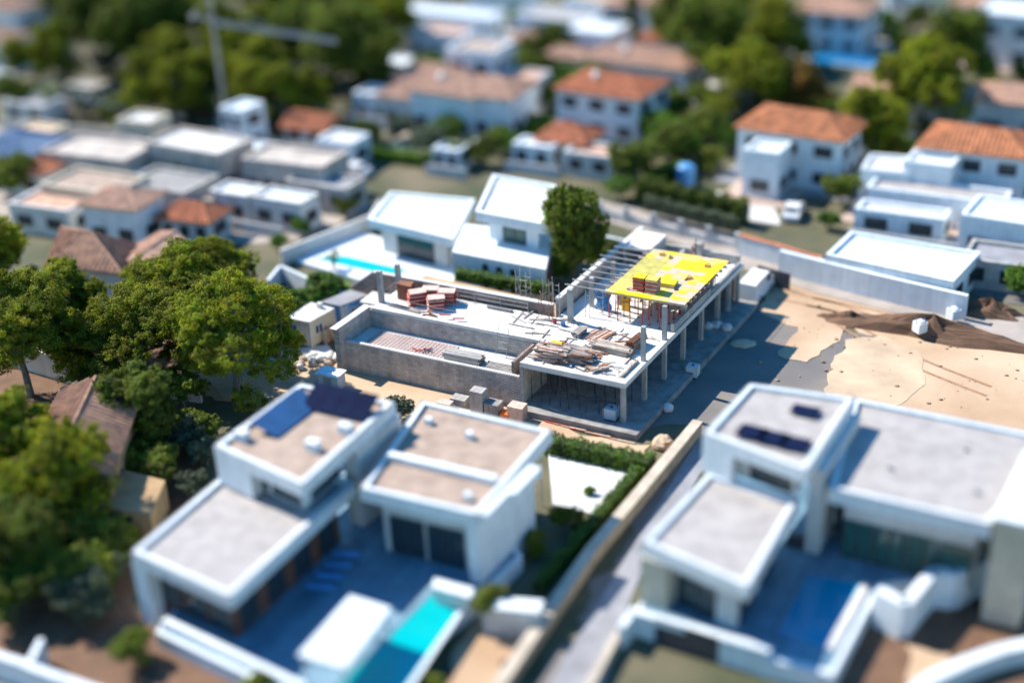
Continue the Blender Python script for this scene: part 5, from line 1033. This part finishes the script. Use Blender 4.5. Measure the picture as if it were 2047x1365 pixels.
JS = [('small white annex', 1060, 120, 5, 4, 3.2, WHITE, TILEP, 'hip', 'beside the top middle street'), ('low cream house', 1140, 150, 6, 4, 3, CREAM, TILEP, 'hip', 'in front of the white flat house'), ('narrow white house', 1350, 60, 5, 5, 5, WHITE, TILE, 'hip', 'right of the top orange roof'),
  ('white cube house', 760, 235, 5, 4, 3.4, WHITE, WHITE2, 'flat', 'beside the dull green pool'), ('white roofed shed', 800, 165, 5, 4, 3, WHITE2, WHITE, 'flat', 'right of the wood'), ('small white house', 955, 150, 5, 4, 3.6, WHITE, TILEP, 'hip', 'above the tall flat house'),
  ('low white garage', 1075, 330, 5, 3, 2.6, WHITE, WHITE, 'flat', 'behind the white pool villa'), ('pale roof terrace house', 1045, 215, 6, 5, 4.2, WHITE2, TILEP, 'flat', 'right of the faded red roof'), ('tiny white hut', 905, 335, 3.5, 3, 2.4, WHITE, WHITE, 'flat', 'left behind the white pool villa'),
  ('white shed with grey roof', 300, 395, 5, 3, 2.5, WHITE2, PAVE, 'flat', 'in the middle of the grey yard'), ('beige flat building', 430, 350, 7, 4, 3.1, CREAM, SANDP, 'flat', 'between the two white roofs and long block'), ('white storage box', 520, 350, 5, 3, 3.4, WHITE, WHITE, 'flat', 'above the bright white roofs'),
  ('pale pink hut', 130, 345, 5, 3, 2.8, CREAM, TILEP, 'hip', 'left in the grey yard'), ('grey open shed', 520, 440, 7, 3, 2.4, CONC, PAVE, 'flat', 'below the bright white roofs'), ('cream lean-to', 420, 430, 4, 3, 2.3, CREAM, TILEP, 'flat', 'right of the small red roof'),
  ('white side house', 1770, 400, 5, 5, 4, WHITE, WHITE2, 'flat', 'between the two orange roofs'), ('long white garage', 1800, 470, 9, 3, 2.6, WHITE, WHITE2, 'flat', 'behind the long white wall'), ('white upper house', 1950, 60, 7, 5, 4, WHITE, TILEP, 'hip', 'left of the top right corner'),
  ('cream wall house', 1500, 20, 7, 5, 4, CREAM, TILEP, 'hip', 'at the top edge right of the dark pine'), ('white pool house', 1740, 50, 5, 3, 2.6, WHITE, WHITE, 'flat', 'right of the pink roofed blue fronted house')]
JS += [('cream raised terrace block', 300, 318, 5, 4, 5.2, CREAM, WHITE2, 'flat', 'between left and middle long buildings'), ('white stair block', 495, 300, 3.5, 4, 5.6, WHITE, WHITE, 'flat', 'between middle and right long buildings'), ('small beige house', 90, 310, 6, 4, 3.4, CREAM, SANDP, 'flat', 'left of the long pale buildings'),
  ('grey shell block', 250, 345, 5, 4, 3.6, CONC, CONCD, 'flat', 'below the left long building'), ('pale brown block', 620, 385, 5, 3, 2.6, CREAM, GRAVELT, 'flat', 'right of the bright white roofs'), ('white patio house', 690, 325, 5, 4, 3, WHITE, WHITE2, 'flat', 'at the right end of the long buildings')]
scatter(12, 90, 700, 330, 440, ('darkbush', 'yellow', 'grey', 'bushy'), (.3, .6), 'small garden bush among the pale roofs of the grey yard', 'bushes of the grey yard', 12)
for (l, x, y, w_, d_, h_, wm, rm, kd, wh) in JS:
    q = rect(x, y, 0, w_, d_, random.uniform(-7, 7)); HQ.append(q); hr = house(l+' '+wh, q, h_, wm, rm, kd, win=(2, 1), rise=1.0)
    c = q[0]-BX*1.6; MB().wallseg(c, c-AX*(w_+2), .2, 0, 1.3).build('yard_wall', WHITE2, hr)
so_ = empty('solar_house', P(95, 110), 'white shed with four solar panels on its roof at upper left', 'shed')
q = rect(95, 112, 0, 7, 4, 0); MB().prism(q, 0, 2.4).build('wall', WHITE, so_); MB().prism(inset(q, -.1), 2.4, 2.55).build('roof', WHITE, so_)
for k in range(4):
    a = lerp(q[0], q[1], .12+.22*k); b = a-AX*1.3; MB().prism([a+BX*.3, b+BX*.3, b+BX*2.2, a+BX*2.2], 2.6, 2.68).build('solar_panel', mat('blue_solar', (.10, .14, .22), rough=.2), so_)
bp_ = empty('garden_pool', P(1690, 135), 'bright blue pool in front of the blue white house at top', 'pool'); q = rect(1690, 122, 0, 10, 4, 0)
MB().prism(inset(q, -.3), 0, .15).build('coping', WHITE, bp_); MB().prism(q, .151, .2).build('water', mat('bright_blue_water', (.01, .22, .50), rough=.08), bp_)
bp_ = empty('garden_pool', P(1760, 105), 'small turquoise pool right of the bright blue pool', 'pool'); q = rect(1768, 98, 0, 4, 2, 0)
MB().prism(inset(q, -.3), 0, .15).build('coping', WHITE, bp_); MB().prism(q, .151, .2).build('water', WATER, bp_)
bp_ = empty('garden_pool', P(820, 285), 'dull green pool on the lawn below the wood', 'pool'); q = rect(825, 290, 0, 5, 2.5, 0)
MB().prism(inset(q, -.3), 0, .15).build('coping', WHITE2, bp_); MB().prism(q, .151, .2).build('water', mat('green_water', (.02, .22, .22), rough=.08), bp_)

scatter(46, 700, 1420, -30, 330, ('darkbush', 'bushy', 'bushy', 'grey'), (.55, 1.15), 'rounded garden tree between the houses of the centre background', 'garden trees of the centre background', 3)
scatter(26, 1400, 2080, -30, 300, ('darkbush', 'bushy', 'darkbush'), (.6, 1.2), 'rounded garden tree between the houses at upper right', 'garden trees at upper right', 4)
scatter(14, 1690, 1860, 300, 420, ('darkbush', 'bushy', 'yellow'), (.35, .6), 'small garden bush between the orange roofed houses', 'garden bushes at right', 5)
scatter(14, -20, 720, -60, 60, ('pine', 'dark_pine'), (.8, 1.1), 'pine at the top of the upper left wood', 'pines at the top of the upper left wood', 6)
scatter(24, 90, 690, 130, 245, ('darkbush', 'bushy', 'grey'), (.6, 1.0), 'low undergrowth bush below the pines of the upper left wood', 'undergrowth bushes of the upper left wood', 8)
scatter(14, 260, 430, 850, 1010, ('darkbush', 'grey'), (.4, .75), 'dark bush in the shady garden left of the left villa', 'dark bushes in the shady garden', 9)
scatter(12, -30, 240, 1090, 1230, ('darkbush', 'darkbush', 'yellow', 'grey'), (.5, .95), 'dense shrub in the lower left garden', 'shrubs of the lower left garden', 10)
T('pine', (55, 985), .8, 'dark pine standing behind the lower left pine', sz=.9); T('dark_pine', (300, 900), .62, 'dark tree between the ochre house and left villa', name='dark_tree')
# ------------------------------------------------------------------ crane, poles and cables
cr = empty('tower_crane', P(455, 256), 'slim grey tower crane with lattice jib standing in the wood', 'crane')
def lattice(p, q, w_, n, r=.045, chord=3, m=STEEL, updir=None):
    mb = MB(); p, q = Vector(p), Vector(q); d = (q-p).normalized(); x = (updir or d.orthogonal()).normalized(); x = (x-d*x.dot(d)).normalized(); y = d.cross(x); offs = [(x*math.cos(a)+y*math.sin(a))*w_ for a in [2*math.pi*i/chord for i in range(chord)]]
    for o_ in offs: mb.bar(p+o_, q+o_, r, 5)
    for i in range(n):
        a = lerp(p, q, i/n); b = lerp(p, q, (i+1)/n)
        for k in range(chord): mb.bar(a+offs[k], b+offs[(k+1) % chord], r*.6, 4); mb.bar(a+offs[k], a+offs[(k+1) % chord], r*.6, 4)
    return mb
base = P(455, 256); top = base+Vector((0, 0, 14.6))
lattice(base, top, .26, 24, .075, 4).build('mast', STEEL, cr)
jt = P(675, 84, 11.5)
lattice(top-Vector((0, 0, .6)), jt, .36, 30, .07, 3, updir=Vector((0, 0, 1))).build('jib', STEEL, cr)
ap = top+Vector((0, 0, 2.6)); lattice(top, ap, .3, 4, .05, 3).build('apex', STEEL, cr)
back = top-(jt-top).normalized()*2.6; lattice(top-Vector((0, 0, .6)), back, .25, 6, .05, 3, updir=Vector((0, 0, 1))).build('counter_jib', STEEL, cr)
MB().bar(ap, lerp(top, jt, .45)+Vector((0, 0, .4)), .05).build('tie_rod', STEEL, cr); MB().bar(ap, back, .05).build('tie_rod', STEEL, cr)
MB().box(base, 2.6, 2.6, .8, .3).build('base', CONC, cr); MB().box(back-Vector((0, 0, .8)), 0.7, .5, .6, .3).build('counterweight', CONC, cr)
MB().bar(base+Vector((-1.1, 0, 0)), base+Vector((-.9, .2, 4.2)), .08).build('lower_strut', STEEL, cr)
poles = []
for i, (x, y, h_, l) in enumerate(((160, 150, 3.3, 'white utility pole left of the two in front of the wood'), (245, 160, 2.8, 'utility pole with cross arm in front of the wood'), (105, 215, 4.0, 'dark utility pole beside the upper left palm'))):
    b = P(x, y); o = empty('utility_pole', b, l, 'pole'); MB().bar(b, b+Vector((0, 0, h_)), .1, 8, .07).build('pole', STEEL if i < 2 else BARK, o); MB().bar(b+Vector((-.6, 0, h_-.2)), b+Vector((.6, .1, h_-.2)), .05).build('cross_arm', STEEL, o); poles.append(b+Vector((0, 0, h_)))
def cable(label, p, q, sag, n=14, r=.035, k=1):
    mb = MB()
    for s in range(k):
        for i in range(n):
            a, b = i/n, (i+1)/n; pa = lerp(p, q, a); pb_ = lerp(p, q, b); pa.z -= sag*4*a*(1-a)-.18*s; pb_.z -= sag*4*b*(1-b)-.18*s; mb.bar(pa, pb_, r, 4)
    mb.build('cable', WHITE2, label=label, cat='cable')
cable('pale cable from the left edge to the cross arm pole', P(-20, 140, 3.5), poles[1], .5)
cable('twin sagging cables from palm side pole to the crane foot', P(85, 165, 4.2), P(368, 235, 3.0), 1.0, k=2)
cable('thin cable running right from the wood under the palm', P(668, 216, 3), P(740, 220, 3), .1)
# flowers
fl = MB()
for k in range(160):
    p = P(175, 235)+Vector((random.gauss(0, 1.6), random.gauss(0, 1.2), random.uniform(1.2, 3.2))); fl.sphere(p, .12, .12, .1, 5, 3)
fl.build('blossom', FLOW, label='white blossom covering the bush beside the upper left palm', cat='flowers', kind='stuff')
fl = MB()
for (cx, cy_) in ((130, 232), (1862, 55)):
    for k in range(60): p = P(cx, cy_)+Vector((random.gauss(0, .7), random.gauss(0, .6), random.uniform(.5, 2.2))); fl.sphere(p, .14, .14, .12, 5, 3)
fl.build('red_blossom', FLOWR, label='red blossom clusters beside the palms', cat='flowers', kind='stuff')
# ------------------------------------------------------------------ telling look-alikes apart by their row and place in it
bpy.context.view_layer.update()
ORD = ['first', 'second', 'third', 'fourth', 'fifth', 'sixth', 'seventh', 'eighth', 'ninth', 'tenth', 'eleventh', 'twelfth']
def relabel(group, short, per=9):
    obs = [o for o in C.objects if o.get('group') == group and o.parent is None]
    def px(o): v = o.location-Vector((0, 0, CAMH)); k = FPX/v.dot(F); return v.dot(RT)*k, -v.dot(UP)*k
    obs.sort(key=lambda o: -px(o)[1]); n = len(obs); rows = max(1, math.ceil(n/per)); per = math.ceil(n/rows)
    for r in range(rows):
        row = sorted(obs[r*per:(r+1)*per], key=lambda o: px(o)[0]); rn = 'front' if r == 0 else ('rearmost' if r == rows-1 and rows > 1 else ORD[r])
        for i, o in enumerate(row):
            o['label'] = (short or o['label'])+(', ' if rows == 1 else f', {rn} row, ')+(f'{ORD[i]} from left' if i < len(row)-1 or len(row) < 2 else 'rightmost')
relabel('bright pines of the upper left wood', 'bright green pine in the upper left wood'); relabel('dark pines of the upper left wood', 'dark pine in the upper left wood')
relabel('pines at the top of the upper left wood', 'pine at the top edge of the left wood'); relabel('garden trees of the centre background', 'rounded garden tree in the centre background', 10)
relabel('garden trees at upper right', 'rounded garden tree at upper right'); relabel('undergrowth bushes of the upper left wood', 'undergrowth bush in the upper left wood')
relabel('dark bushes in the shady garden', 'dark bush left of the left villa', 7); relabel('shrubs of the lower left garden', 'shrub in the lower left garden', 6); relabel('bushes of the grey yard', 'small bush among the roofs of the grey yard'); relabel('garden bushes at right', 'small bush between the orange roofed houses', 7)
relabel('red steel props under the yellow deck', 'red steel prop under the yellow deck', 10); relabel('dark steel props under the concrete slab', 'dark steel prop under the concrete slab', 10)
relabel('rubble sacks left of the pool basin', 'rubble sack beside the pool basin wall', 9)
relabel('loose boards scattered over the slab', None, 12)
